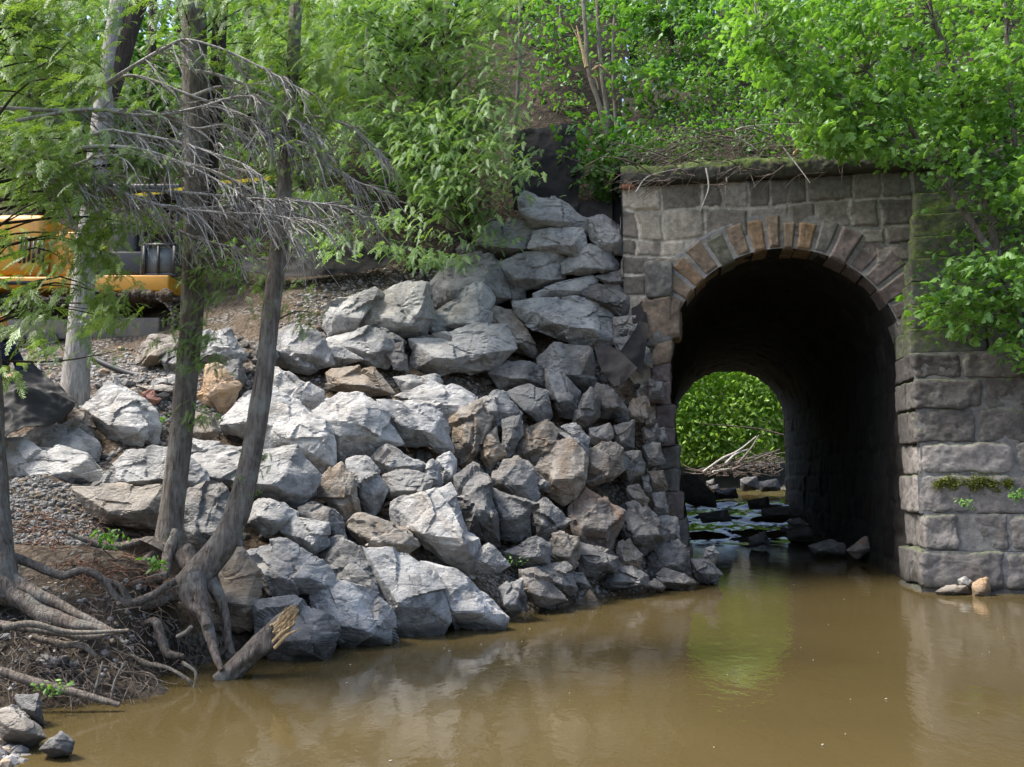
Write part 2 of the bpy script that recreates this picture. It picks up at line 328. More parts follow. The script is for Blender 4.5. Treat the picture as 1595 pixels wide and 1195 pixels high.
CP += [[-2.35, 7.7, -.15], [-1.9, 7.9, -.35], [-3.4, 6.9, -.05], [-2.55, 6.3, -.3], [-3.3, 6.25, .02], [-3.0, 5.5, .03], [-2.3, 5.2, -.28], [-3.6, 5.3, .25], [-5.2, 6.5, .9], [-4.6, 5.2, .8], [-2.6, 4, -.2], [-4, 3.5, .3],
       [-1.3, 9.0, -.45], [0.1, 10.4, -.45], [1.4, 12.2, -.5], [2.6, 13.9, -.5], [0, 5, -.9], [0, 8, -.9], [3, 9, -1], [3.5, 12, -1], [6, 12, -.9], [9, 9, -1], [7.5, 14, -.8], [9.5, 13.5, -.6], [-2, 3, -.6], [4, 3, -1],
       [2.9, 15.2, -.5], [3.4, 16.0, -.5], [5, 15.5, -.7], [7.0, 15, -.7], [12.5, 12.5, 2.2], [13, 15, 5.0], [12, 9, 1.2], [14, 3, 1], [-9, 3, 1.5], [-9, 9, 2.3], [-14, 14, 3.9], [-14, 8, 2.8], [-20, 20, 6]]
CP = np.array(CP); TH = RBF(CP[:, :2], CP[:, 2], .02)
gx = np.arange(-24, 16, .14); gy = np.arange(2, 30, .14)
GX, GY = np.meshgrid(gx, gy); GZ = TH(np.stack([GX, GY], -1))
bump_ = (fbm(np.stack([GX, GY, GX * 0], -1), 1.1, 3, 4) - .5) * .30 + (fbm(np.stack([GX, GY, GX * 0], -1), 4.5, 9, 3) - .5) * .12
Uc = (GX - F0[0]) * E1[0] + (GY - F0[1]) * E1[1]; Sc = (GX - F0[0]) * NB[0] + (GY - F0[1]) * NB[1]
# a hollow under the root crown of the leaning tree, washed out by the stream
hol = np.exp(-(((GX + 2.75) / .55) ** 2 + ((GY - 8.25) / .45) ** 2)); GZ = GZ - .55 * hol
# beyond the bank the railway embankment: the crest
far_s = np.clip((Sc - 7.0) / 2.5, 0, 1); crest = 15.5 + 0 * Sc
GZ = GZ + bump_
def bil(x, y):
    i = np.clip((np.asarray(x) - gx[0]) / .14, 0, len(gx) - 2.001); j = np.clip((np.asarray(y) - gy[0]) / .14, 0, len(gy) - 2.001)
    a = i.astype(int); b = j.astype(int); fx = i - a; fy = j - b
    return (GZ[b, a] * (1 - fx) + GZ[b, a + 1] * fx) * (1 - fy) + (GZ[b + 1, a] * (1 - fx) + GZ[b + 1, a + 1] * fx) * fy
def hz(s, u):                      # the embankment over the culvert
    z = ZC1 - .02 + np.clip(s - .45, 0, 11) * .84
    z = np.minimum(z, 15.2); z = z - np.clip(s - 13.5, 0, 40) * 1.6
    return z
HX, HS = np.meshgrid(np.arange(UL - .36, 14, .16), np.concatenate([[.12], np.arange(.3, 18.4, .16)]))
HZ = hz(HS, HX); hp = W(HX, 0, HS); HZ = HZ + (fbm(hp, .9, 5, 4) - .5) * .45 * np.clip(HS / 1.2, 0, 1) + (fbm(hp, 4, 2, 3) - .5) * .14 * np.clip(HS, 0.1, 1)
HX0 = HX.copy(); hp[:, 0] = hp[:, 1]; HZ[:, 0] = np.minimum(HZ[:, 0], 3.5)
def grid_faces(ny, nx):
    i = (np.arange(ny - 1)[:, None] * nx + np.arange(nx - 1)[None]).ravel(); return np.stack([i, i + 1, i + nx + 1, i + nx], -1)
def sheet(name, X, Y, Z, mat, keep=None, parent=None, c=.5, origin=None):
    f = grid_faces(*X.shape)
    if keep is not None: k = keep.ravel(); f = f[k[f].all(1)]
    v = np.stack([X, Y, Z], -1).reshape(-1, 3); used = np.unique(f); mp = np.full(len(v), -1); mp[used] = np.arange(len(used))
    cc = c if np.ndim(c) == 0 else np.asarray(c).reshape(-1, 3)[used]
    return MB().add(v[used], mp[f], cc).build(name, mat, parent, True, origin)
keepA = ~((Sc > .30) & (Uc > UL - .12)) & ~((Sc > .02) & (Sc <= .35) & (Uc > UC - R - .5) & (Uc < UC + R + .6)) & ~((Uc > UC + R + .2) & (Uc < UC + R + 3.6) & (Sc > -.5))
litt = np.clip((GZ - 4.6 + (fbm(np.stack([GX, GY, 0 * GX], -1), .8, 5, 3) - .5) * 2) / 1.2, 0, 1) * np.clip((GY - 15.8) / 1.2, 0, 1); litt = np.maximum(litt, np.clip((9.2 - GY) / .8, 0, 1) * .75)
tag(sheet('ground', GX, GY, GZ, M['ground'], keepA, None, np.repeat(litt[..., None], 3, 2)), kind='structure')
tag(sheet('hillside', hp[..., 0], hp[..., 1], HZ, M['hill']), kind='structure')
# valley floor beyond and round about, one sheet to the horizon
def bed_z(s, u):
    z = np.interp(s, [0, 6.0, 9, 12, 15, 18, 22, 60, 200], [-.75, -.35, -.02, .28, .62, .88, .98, 1.4, 3])
    return z
BU, BS = np.meshgrid(np.concatenate([np.arange(-2.6, 6, .16)]), np.arange(-.3, 50, .2))
bp = W(BU, 0, BS); Bz = bed_z(BS, BU) + (fbm(bp, 1.5, 1, 4) - .5) * .25
wide = np.clip((np.abs(BU - UC - .0) - 2.6) / 1.5, 0, 1) * (BS > TUN + .5); Bz = Bz + wide * .5
tag(sheet('stream_bed', bp[..., 0], bp[..., 1], Bz, M['bed']), kind='structure')
VX, VY = np.meshgrid(np.linspace(-160, 170, 70), np.linspace(35.5, 260, 60)); VZ = 1.0 + np.clip((VY - 46) * .25, 0, 30) + (fbm(np.stack([VX, VY, 0 * VX], -1), .1, 3, 3) - .5) * 3 * np.clip((VY - 45) / 20, 0, 1)
tag(sheet('valley_floor', VX, VY, VZ, M['hill']), kind='structure')
GX2, GY2 = np.meshgrid(np.linspace(-200, 200, 60), np.linspace(-150, 240, 60))
tag(sheet('terrain', GX2, GY2, 0 * GX2 - 3.5, M['hill']), kind='structure')
# ---------------------------------------------------------------- water
wx, wy = np.meshgrid(np.arange(-6, 16, .5), np.arange(-14, 23.6, .5))
ws = (wx - F0[0]) * NB[0] + (wy - F0[1]) * NB[1]
tag(sheet('pond_water', wx, wy, 0 * wx, M['water'], ws < 8.4), kind='structure')
SU, SS = np.meshgrid(np.arange(-2.7, 6, .12), np.arange(8.0, 50, .14)); sp = W(SU, 0, SS)
sz = np.interp(SS + (fbm(sp, .8, 3, 2) - .5) * 2.2, [7.5, 8.4, 9.6, 10.4, 12.2, 13, 15.2, 16, 18.6, 19.6, 60], [-.02, .0, .05, .24, .34, .56, .66, .86, .95, 1.03, 1.5]) + (fbm(sp, 3.5, 8, 4) - .5) * .22 * np.clip((SS - 8) / 2, 0, 1)
tag(sheet('stream_water', sp[..., 0], sp[..., 1], sz, M['water']), kind='structure')
# ---------------------------------------------------------------- masonry
def rows(u0, u1, zs, wmin, wmax, rg, fixed=None):
    out = []
    for k in range(len(zs) - 1):
        b = [u0 - .01 - rg.uniform(0, wmin)]
        while b[-1] < u1: b.append(b[-1] + rg.uniform(wmin, wmax))
        out.append(np.array(b))
    return out
def block_field(U, Z, zs, br, rg, bulge=.05, joint=.014, tones=((.13, .125, .125), (.2, .19, .18)), warm=.12, mortar=(.26, .25, .225), off=0):
    zi = np.clip(np.searchsorted(zs, Z.ravel()) - 1, 0, len(zs) - 2); u = U.ravel(); z = Z.ravel()
    q = np.stack([u, z, u * 0], -1); un = u + (vn(q, 5, 4 + off) - .5) * .06 + (vn(q, 1.3, 14 + off) - .5) * .12; zn = z + (vn(q, 6, 40 + off) - .5) * .05 + (vn(q, 1.1, 44 + off) - .5) * .16; jn = joint * (.25 + 1.9 * vn(q, 2.3, 71 + off))
    zi = np.clip(np.searchsorted(zs, zn) - 1, 0, len(zs) - 2)
    h = np.zeros(len(u)); col = np.zeros((len(u), 3))
    for k in range(len(zs) - 1):
        m = zi == k
        if not m.any(): continue
        b = br[k]; bi = np.clip(np.searchsorted(b, un[m]) - 1, 0, len(b) - 2)
        du = np.minimum(un[m] - b[bi], b[bi + 1] - un[m]); dz = np.minimum(zn[m] - zs[k], zs[k + 1] - zn[m]); d = np.minimum(du, dz)
        r_ = rg.uniform(0, 1, (len(b), 5)); j_ = jn[m]; e = np.clip((d - j_) / .035, 0, 1); e = e * (2 - e)
        tilt = (r_[bi, 0] - .5) * .10 * (un[m] - .5 * (b[bi] + b[bi + 1])) + (r_[bi, 1] - .5) * .16 * (zn[m] - .5 * (zs[k] + zs[k + 1]))
        h[m] = e * (bulge + (r_[bi, 2] - .5) * .03 + tilt + .06 * (fbm(np.stack([u[m], z[m], bi * 3.1], -1), 3.4, off, 4) - .5))
        tt = r_[bi, 3][:, None]; c = np.array(tones[0]) * (1 - tt) + np.array(tones[1]) * tt
        c = c * (.72 + .6 * r_[bi, 4])[:, None]; c = np.where((r_[bi, 4] < warm)[:, None], c * [1.35, 1.0, .72], c)
        col[m] = np.where((d < j_)[:, None], np.array(mortar), c)
    return h.reshape(U.shape), col.reshape(U.shape + (3,))
def panel(name, o, e, nrm, U, Z, h, col, mat, parent, keep=None, lean=0.0):
    p = o + U[..., None] * e + Z[..., None] * np.array([0, 0, 1.]) + (h + lean * (ZC0 - Z))[..., None] * nrm
    return sheet(name, p[..., 0], p[..., 1], p[..., 2], mat, keep, parent, col)
rg = np.random.default_rng(21)
cul = empty('stone_culvert', W(UC, 0, .3), 'old arched railway culvert of dark squared stone opening onto the brown pond', 'culvert')
zs = np.array([-.9, -.45, 0.0, .52, 1.02, 1.5, 1.98, 2.5, 2.98, 3.36, 3.78, 4.15, 4.57, 4.95, 5.36, 5.72, 6.04, (6.04 + ZC0) / 2 + .02, ZC0 + .02]); 
U, Z = np.meshgrid(np.arange(UL, UR + 1.2, .02), np.arange(-.9, ZC0 + .01, .02))
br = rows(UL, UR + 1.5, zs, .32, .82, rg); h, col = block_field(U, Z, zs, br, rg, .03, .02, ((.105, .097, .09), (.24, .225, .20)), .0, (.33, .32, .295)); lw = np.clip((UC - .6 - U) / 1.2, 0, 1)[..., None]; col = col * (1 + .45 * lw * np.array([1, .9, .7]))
rr = np.hypot(U - UC, Z - SPR)
keep = np.where(Z > SPR, rr > R + .22, (U < jl(Z) - .02) | (U > jr(Z) + .02))
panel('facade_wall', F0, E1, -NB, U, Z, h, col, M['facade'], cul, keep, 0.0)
# left end of the facade, turning back into the bank
S_, Z_ = np.meshgrid(np.arange(-.06, 1.2, .03), np.arange(-.9, ZC0, .03)); hh, cc = block_field(S_, Z_, zs, rows(-.1, 1.3, zs, .3, .6, rg), rg, .03)
panel('facade_end', F0 + E1 * UL, NB, -E1, S_, Z_, hh, cc, M['facade'], cul)
# voussoirs: rough wedge stones of unequal length, each its own part
ang = [0, 9, 18.5, 27.5, 37, 46.5, 56, 66, 74, 82.5, 89, 95.5, 103.5, 112, 121, 130, 138, 146, 154, 161.5, 169, 180]
tan_, org, gry, pur, grn = (.18, .14, .105), (.20, .138, .088), (.135, .132, .125), (.13, .108, .105), (.105, .105, .08)
vc = [pur, gry, pur, pur, pur, pur, pur, gry, org, tan_, tan_, org, tan_, grn, tan_, org, tan_, org, tan_, tan_, grn]
vl = [.5, .55, .52, .60, .66, .64, .60, .62, .50, .48, .62, .58, .60, .55, .62, .58, .52, .52, .5, .46, .5]
for k in range(len(ang) - 1):
    a0, a1 = math.radians(ang[k] + .35), math.radians(ang[k + 1] - .35); r0 = R - .015 + rg.uniform(-.03, .02); r1 = R + vl[k]
    T, Q = np.meshgrid(np.linspace(a0, a1, 26), np.concatenate([np.linspace(-.55, -.03, 8), np.linspace(0, 1, 34), np.linspace(1.03, 1.15, 4)]))
    rad = r0 + (r1 - r0) * np.clip(Q, 0, 1); fr = np.clip(Q, 0, 1)
    d = np.minimum(np.minimum((T - a0), (a1 - T)) * rad, np.minimum(fr, 1 - fr) * (r1 - r0)); e = np.clip(d / .05, 0, 1); e = np.sqrt(e)
    pr = -.02 + e * (.075 + rg.uniform(-.015, .03)) + e * .06 * (fbm(np.stack([rad * np.cos(T), rad * np.sin(T), T * 0 + k], -1), 4, k, 4) - .45)
    s = np.where(Q < 0, -Q * 1.0 + .02, -pr); s = np.where(Q > 1, (Q - 1) * 1.5, s)
    wob = 1 + .012 * (fbm(np.stack([T * 3, Q * 2, T * 0 + k], -1), 2.5, k, 3) - .5)
    p = W(UC + rad * wob * np.cos(T), SPR + rad * wob * np.sin(T), s)
    o = sheet('voussoir', p[..., 0], p[..., 1], p[..., 2], M['facade'], None, cul, np.broadcast_to(np.array(vc[k]) * rg.uniform(.85, 1.15), p.shape).reshape(-1, 3))
    if vc[k] is org: o['label'] = 'ochre wedge stone of the arch ring'
# pale mortar bed behind the ring
T, Q = np.meshgrid(np.linspace(0, math.pi, 160), np.linspace(0, 1, 40)); rad = R + .0 + Q * .68; p = W(UC + rad * np.cos(T), SPR + rad * np.sin(T), -.022 - .022 * fbm(np.stack([rad * np.cos(T), rad * np.sin(T), 0 * T], -1), 6, 2, 3) * (Q < .9) + .05 * (Q > .97))
sheet('mortar_bed', p[..., 0], p[..., 1], p[..., 2], M['facade'], None, cul, np.full(p.shape, .2).reshape(-1, 3))
# barrel: jambs and vault in one skin
nz = 40; na = 70
prof = [(float(jl(z)), z) for z in np.linspace(-.9, SPR, nz)[:-1]] + [(UC - R * math.cos(a), SPR + R * math.sin(a)) for a in np.linspace(0, math.pi, na)] + [(float(jr(z)), z) for z in np.linspace(SPR, -.9, nz)[1:]]
prof = np.array(prof); L = np.concatenate([[0], np.cumsum(np.linalg.norm(np.diff(prof, axis=0), axis=1))])
li = np.arange(0, L[-1], .07); pu = np.interp(li, L, prof[:, 0]); pz = np.interp(li, L, prof[:, 1])
S2, I2 = np.meshgrid(np.concatenate([np.arange(-.02, 3, .05), np.arange(3, TUN, .12), [TUN]]), np.arange(len(li)))
LL = li[I2]; zz = np.arange(-.1, L[-1] + .6, .5); hb, cb = block_field(S2, LL, zz, rows(-.1, TUN + 1, zz, .6, 1.2, rg), rg, .03, .016, ((.008, .008, .008), (.020, .019, .018)), .08, (.018, .018, .017))  # near-black tones put the tunnel's darkness into the stone colour
tg = np.gradient(prof, axis=0); nu = np.interp(li, L, tg[:, 1]); nzv = np.interp(li, L, -tg[:, 0]); nl = np.hypot(nu, nzv); nu /= nl; nzv /= nl
p = W(pu[I2] + nu[I2] * (hb - .03) * 1, pz[I2] + nzv[I2] * (hb - .03), S2)
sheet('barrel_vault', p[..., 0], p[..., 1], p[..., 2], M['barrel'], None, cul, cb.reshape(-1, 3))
# far portal wall
U, Z = np.meshgrid(np.arange(UL - 5, UR + 5, .12), np.arange(-.3, ZC0 + .4, .12)); rr = np.hypot(U - UC, Z - SPR)
keep = np.where(Z > SPR, rr > R - .05, np.abs(U - UC) > R - .05); pp = W(U, Z, TUN + .02)
sheet('far_portal_wall', pp[..., 0], pp[..., 1], pp[..., 2], M['facade'], keep, cul, np.full(U.shape + (3,), .14).reshape(-1, 3))
# coping: a projecting mossy ledge
cu = np.arange(UL - .02, UR + 1.2, .03); prf = np.array([(.35, ZC1 + .02), (.1, ZC1 + .03), (-.12, ZC1), (-.20, ZC1 - .10), (-.21, ZC0 + .14), (-.17, ZC0 + .02), (-.08, ZC0 - .01), (.1, ZC0)])
prf = catmull(np.c_[prf, np.zeros(len(prf))], 36)[:, :2]
CU, CI = np.meshgrid(cu, np.arange(len(prf))); ps, pzz = prf[CI, 0], prf[CI, 1]; q = np.stack([CU, ps, pzz], -1); nn = (fbm(q, 3, 3, 4) - .5) * .16 + (fbm(q, 14, 3, 3) - .5) * .05
p = W(CU, pzz + nn * .7, ps - nn)
sheet('coping', p[..., 0], p[..., 1], p[..., 2], M['coping'], None, cul, np.full(p.shape, .06).reshape(-1, 3) * [1.05, 1.05, .9])
def block(mb, c, half, e1, e2, e3, seed, col, r=.22, n=14, amp=.05, k=20.):     # a rough squared stone
    g = np.linspace(-1, 1, n); g = np.sign(g) * np.abs(g) ** .72; A, B = np.meshgrid(g, g)
    base = 0
    for ax in range(3):
        for sg in (-1, 1):
            X = np.zeros(A.shape + (3,)); X[..., ax] = sg; X[..., (ax + 1) % 3] = A * (sg); X[..., (ax + 2) % 3] = B
            nrm = (np.abs(X) ** k).sum(-1) ** (1 / k); X = X / nrm[..., None]
            w3 = X * np.array(half); dn = X / np.linalg.norm(X, axis=-1)[..., None]
            w3 = w3 + dn * ((fbm(w3, 3.4, seed, 5) - .5) * amp * 1.5 - np.clip(.10 - fbm(w3, 5, seed + 7, 3) + .30, 0, 1) * .12)[..., None]
            p = np.array(c) + w3[..., :1] * e1 + w3[..., 1:2] * e2 + w3[..., 2:] * e3
            mb.add(p.reshape(-1, 3), grid_faces(n, n), np.tile(np.array(col), (n * n, 1)))
EZ = np.array([0, 0, 1.])
mb = MB(); u_, z_ = uv(981, 303); block(mb, W(UL + .12, ZC0 + .08, .0), (.12, .16, .13), E1, NB, EZ, 5, (.34, .13, .07)); mb.build('corner_brick', M['facade'], cul)['label'] = 'red stone at the end of the coping'
# rough jamb quoins standing at the left of the opening
JQ = [('1005,420 1040,408 1048,452 1012,466', gry), ('1014,470 1044,466 1046,500 1018,502', tan_), ('1000,468 1036,505 1052,470 1062,505 1040,530 1003,500', tan_), ('1008,500 1048,506 1046,540 1012,538', gry), ('1016,536 1046,538 1043,568 1016,566', tan_), ('1014,568 1044,570 1042,598 1012,596', pur),
      ('1006,597 1040,600 1046,632 1010,628', pur), ('1022,640 1050,634 1054,668 1026,668', pur), ('1024,700 1048,694 1060,712 1055,732 1030,728', gry), ('1022,668 1052,668 1052,694 1028,694', pur), ('1026,732 1054,732 1058,764 1030,766', gry), ('1030,769 1056,767 1066,783 1064,806 1034,810', pur), ('1040,808 1068,806 1072,850 1044,852', gry), ('1050,850 1076,850 1080,895 1054,900', pur)]
for k, (s, c) in enumerate(JQ):
    q = PTS(s); u, z = uv(q[:, 0], q[:, 1]); u0, u1, z0, z1 = u.min(), u.max(), z.min(), z.max(); mb = MB()
    u1 = min(u1, float(jl((z0 + z1) / 2)) + .05) if z1 < SPR + .1 else u1
    block(mb, W((u0 + u1) / 2, (z0 + z1) / 2, .10), ((u1 - u0) / 2 - .005, .24 + .03 * rg.uniform(), (z1 - z0) / 2), E1, NB, EZ, k * 3.3, np.array(c) * rg.uniform(.6, 1.0), amp=.13, n=26, k=11); mb.build('jamb_stone', M['facade'], cul)
# ---------------------------------------------------------------- wing wall: squared blocks below, a flight of mossy courses above
WS = -1.05; WU0 = uv(1427, 700, WS)[0]; WU1 = WU0 + 4.2; ZT = uv(1500, 548, WS)[1]
wing = empty('wing_wall', W(WU0 + 1.2, 0, WS + .4), 'massive stone wing wall right of the arch with ferny mossy courses stepping up', 'wing wall')
zc = [uv(1500, y, WS)[1] for y in (960, 915, 857, 800, 740, 690, 637, 590, 548)]; zc[0] = -.9
tones = ((.12, .114, .112), (.26, .245, .235))
for k in range(len(zc) - 1):
    hgt = zc[k + 1] - zc[k]; out = -.05 * (len(zc) - 2 - k) / 7 - (.16 if k <= 1 else 0) - (.05 if k == 2 else 0)
    b = [WU0 - .06 * (7 - k) / 7 + rg.uniform(-.04, .06)]; 
    while b[-1] < WU1: b.append(b[-1] + rg.uniform(.75, 1.5))
    if k == 2: b = [b[0], uv(1490, 820, WS)[0], uv(1568, 820, WS)[0], WU1]
    if k == 4: b = [b[0], uv(1580, 720, WS)[0], WU1]
    sm_ = WS - .05 + out + .035; MB().add(W(np.array([b[0] + .03, WU1, WU1, b[0] + .03]), np.array([zc[k], zc[k], zc[k + 1], zc[k + 1]]), sm_), [[0, 1, 2, 3]], .17).build('mortar_joint', M['wing'], wing)
    for j in range(len(b) - 1):
        t_ = rg.uniform(); c = np.array(tones[0]) * (1 - t_) + np.array(tones[1]) * t_; c = c * (1.0 if k < 5 else .55)
        mb = MB(); block(mb, W((b[j] + b[j + 1]) / 2, (zc[k] + zc[k + 1]) / 2, WS + .35 + out + rg.uniform(-.03, .03)), ((b[j + 1] - b[j]) / 2 - .012, .40, hgt / 2 - .008), E1, NB, EZ, k * 7.7 + j, c, n=48, amp=.10, k=rg.uniform(9, 16))
        mb.build('wall_block', M['wing'], wing)
        if j == 0:     # the return face towards the tunnel
            mb = MB(); block(mb, W(b[0] + .36 + .02, (zc[k] + zc[k + 1]) / 2, WS + .72), (.40 + rg.uniform(-.02, .03), .32, hgt / 2 - .01), E1, NB, EZ, k * 5.1, c * .85, n=22, amp=.05); mb.build('wall_block', M['wing'], wing)
pb = W(np.array([WU0 + .03, WU1, WU1, WU0 + .03]), np.array([-.9, -.9, ZT - .1, ZT - .1]), WS + .06); MB().add(pb, [[0, 1, 2, 3]], .2).build('mortar_core', M['wing'], wing)
nst = 9; zst = np.linspace(ZT, ZC1 + .05, nst + 1); 
for k in range(nst):
    fk = k / (nst - 1); b = [(WU0 + .02) * (1 - fk) + (UR + .08) * fk + rg.uniform(-.02, .02)]; 
    while b[-1] < WU1: b.append(b[-1] + rg.uniform(.7, 1.3))
    s0 = WS + .16 + k * .125
    for j in range(len(b) - 1):
        mb = MB(); hh_ = (zst[k + 1] - zst[k]) / 2; block(mb, W((b[j] + b[j + 1]) / 2, (zst[k] + zst[k + 1]) / 2, s0 + .5 + rg.uniform(-.02, .03)), ((b[j + 1] - b[j]) / 2 - .006, .52, hh_ - .004), E1, NB, EZ, k * 3.7 + j * 9, (.10, .105, .085), n=30, amp=.05)
        mb.build('step_block', M['steps'], wing)
# ---------------------------------------------------------------- boulders
ICO = {}
for lv in (3, 4, 5, 6):
    b_ = bmesh.new(); bmesh.ops.create_icosphere(b_, subdivisions=lv, radius=1)
    ICO[lv] = (np.array([v.co[:] for v in b_.verts]), np.array([[v.index for v in f.verts] for f in b_.faces])); b_.free()
def hull_planes(pts):
    bm = bmesh.new()
    for p in pts: bm.verts.new(p)
    r = bmesh.ops.convex_hull(bm, input=bm.verts[:]); bm.normal_update()
    n = np.array([f.normal[:] for f in bm.faces if f.calc_area() > 1e-7]); c = np.array([f.calc_center_median()[:] for f in bm.faces if f.calc_area() > 1e-7]); bm.free()
    return n, (n * c).sum(1)
def rock_mesh(pts, seed, lv=4, chips=5, p=170, amp=1.0, ledge=1.0):
    rg = np.random.default_rng(seed); pts = np.asarray(pts, float); c = pts.mean(0); q = pts - c; ax = (q.max(0) - q.min(0)) / 2 + 1e-3
    n, h = hull_planes(q); s_ = (n @ n.mean(0)); fl = (h < 0); n[fl] *= -1; h[fl] *= -1; h = np.maximum(h, ax.min() * .12)
    cn = rg.normal(size=(chips, 3)); cn /= np.linalg.norm(cn, axis=1)[:, None]; ch = (q @ cn.T).max(0) * rg.uniform(.86, .985, chips)
    n = np.vstack([n, cn]); h = np.concatenate([h, ch])
    d, f = ICO[lv]; dd = d * ax; pr = np.clip(dd @ n.T, 0, None) / h
    S = ax.mean()
    r0 = (pr ** p).sum(1) ** (-1 / p); v = dd * r0[:, None]
    un = v / (np.linalg.norm(v, axis=1)[:, None] + 1e-9); o = seed * 3.17
    for ns, am in ((7, .12), (22, .065), (64, .028)):     # split faces: small planes set at slightly different depths and tilts
        sd = v[rg.integers(0, len(v), ns)]; w_ = v + (np.stack([fbm(v, 3 / S, o + 31 + a_, 2) for a_ in range(3)], -1) - .5) * S * .12
        ii = ((w_[:, None] - sd[None]) ** 2).sum(-1).argmin(1); v = v + un * (am * S * (rg.uniform(-1, .35, ns)[ii]) * .55 + (rg.normal(0, am * .9, (ns, 3))[ii] * (v - sd[ii])).sum(1))[:, None] * min(1, ledge + .3)
    # broken rock: stepped fracture ledges, hollows and a rough grain
    t = fbm(v @ np.array([[.9, .3, .1], [-.2, .7, .5], [.3, -.6, 1.6]]), 1.25 / S, o, 3); st = np.floor(t * 13) / 13; fr = np.clip((t * 13 - np.floor(t * 13)) * 3.2, 0, 1) / 13
    disp = ((st + fr) - .5) * .20 * ledge + (fbm(v, 2.2 / S, o + 9, 4) - .5) * .04 - np.clip(.05 - np.abs(vn(v, 1.6 / S, o + 5) - .5), 0, 1) * .5 * ledge
    disp = disp * S * amp + (fbm(v, 9, o + 3, 3) - .5) * .016
    return c, v + un * disp[:, None], f
def add_rock(pts, seed, mat, name='boulder', label=None, cat='boulder', group=None, lv=4, **k):
    c, v, f = rock_mesh(pts, seed, lv, **k); mb = MB().add(v + c, f)
    o = mb.build(name, mat, None, False, c); return tag(o, label, cat, group)
def traced(poly, dY=0.0, bul=1.0, thick=.8, seed=0, Y=None):
    rg = np.random.default_rng(seed + 500); q = poly.mean(0); lo, hi = poly.min(0), poly.max(0); cx, cy = q; wd, ht = hi - lo
    x, y = poly[:, 0], poly[:, 1]; area = abs(np.dot(x, np.roll(y, 1)) - np.dot(y, np.roll(x, 1))) / 2; s = math.sqrt(area)
    Y0 = (float(Yd(cx, cy)) if Y is None else Y) + dY; sm = s / F * Y0
    grow = 1.10
    pg = q + (poly - q) * grow
    out = [P(a, b, Y0 + rg.uniform(-.10, .12) * sm) for a, b in pg]
    # the faces that look at the camera meet in a crooked ridge a little below the middle
    fr = [(cx - rg.uniform(.12, .27) * wd, cy + rg.uniform(.0, .20) * ht, .50), (cx + rg.uniform(.10, .27) * wd, cy + rg.uniform(.04, .24) * ht, .46), (cx + rg.uniform(-.15, .15) * wd, cy - rg.uniform(.14, .28) * ht, .20)]
    front = [P(a, b, Y0 - k * bul * sm * rg.uniform(.8, 1.15)) for a, b, k in fr]
    back = [P(q[0] + (a - q[0]) * .82, q[1] + (b - q[1]) * .80, Y0 + thick * sm * rg.uniform(.8, 1.1)) - np.array([0, 0, .06 * sm]) for a, b in poly]
    return np.array(out + front + back), s
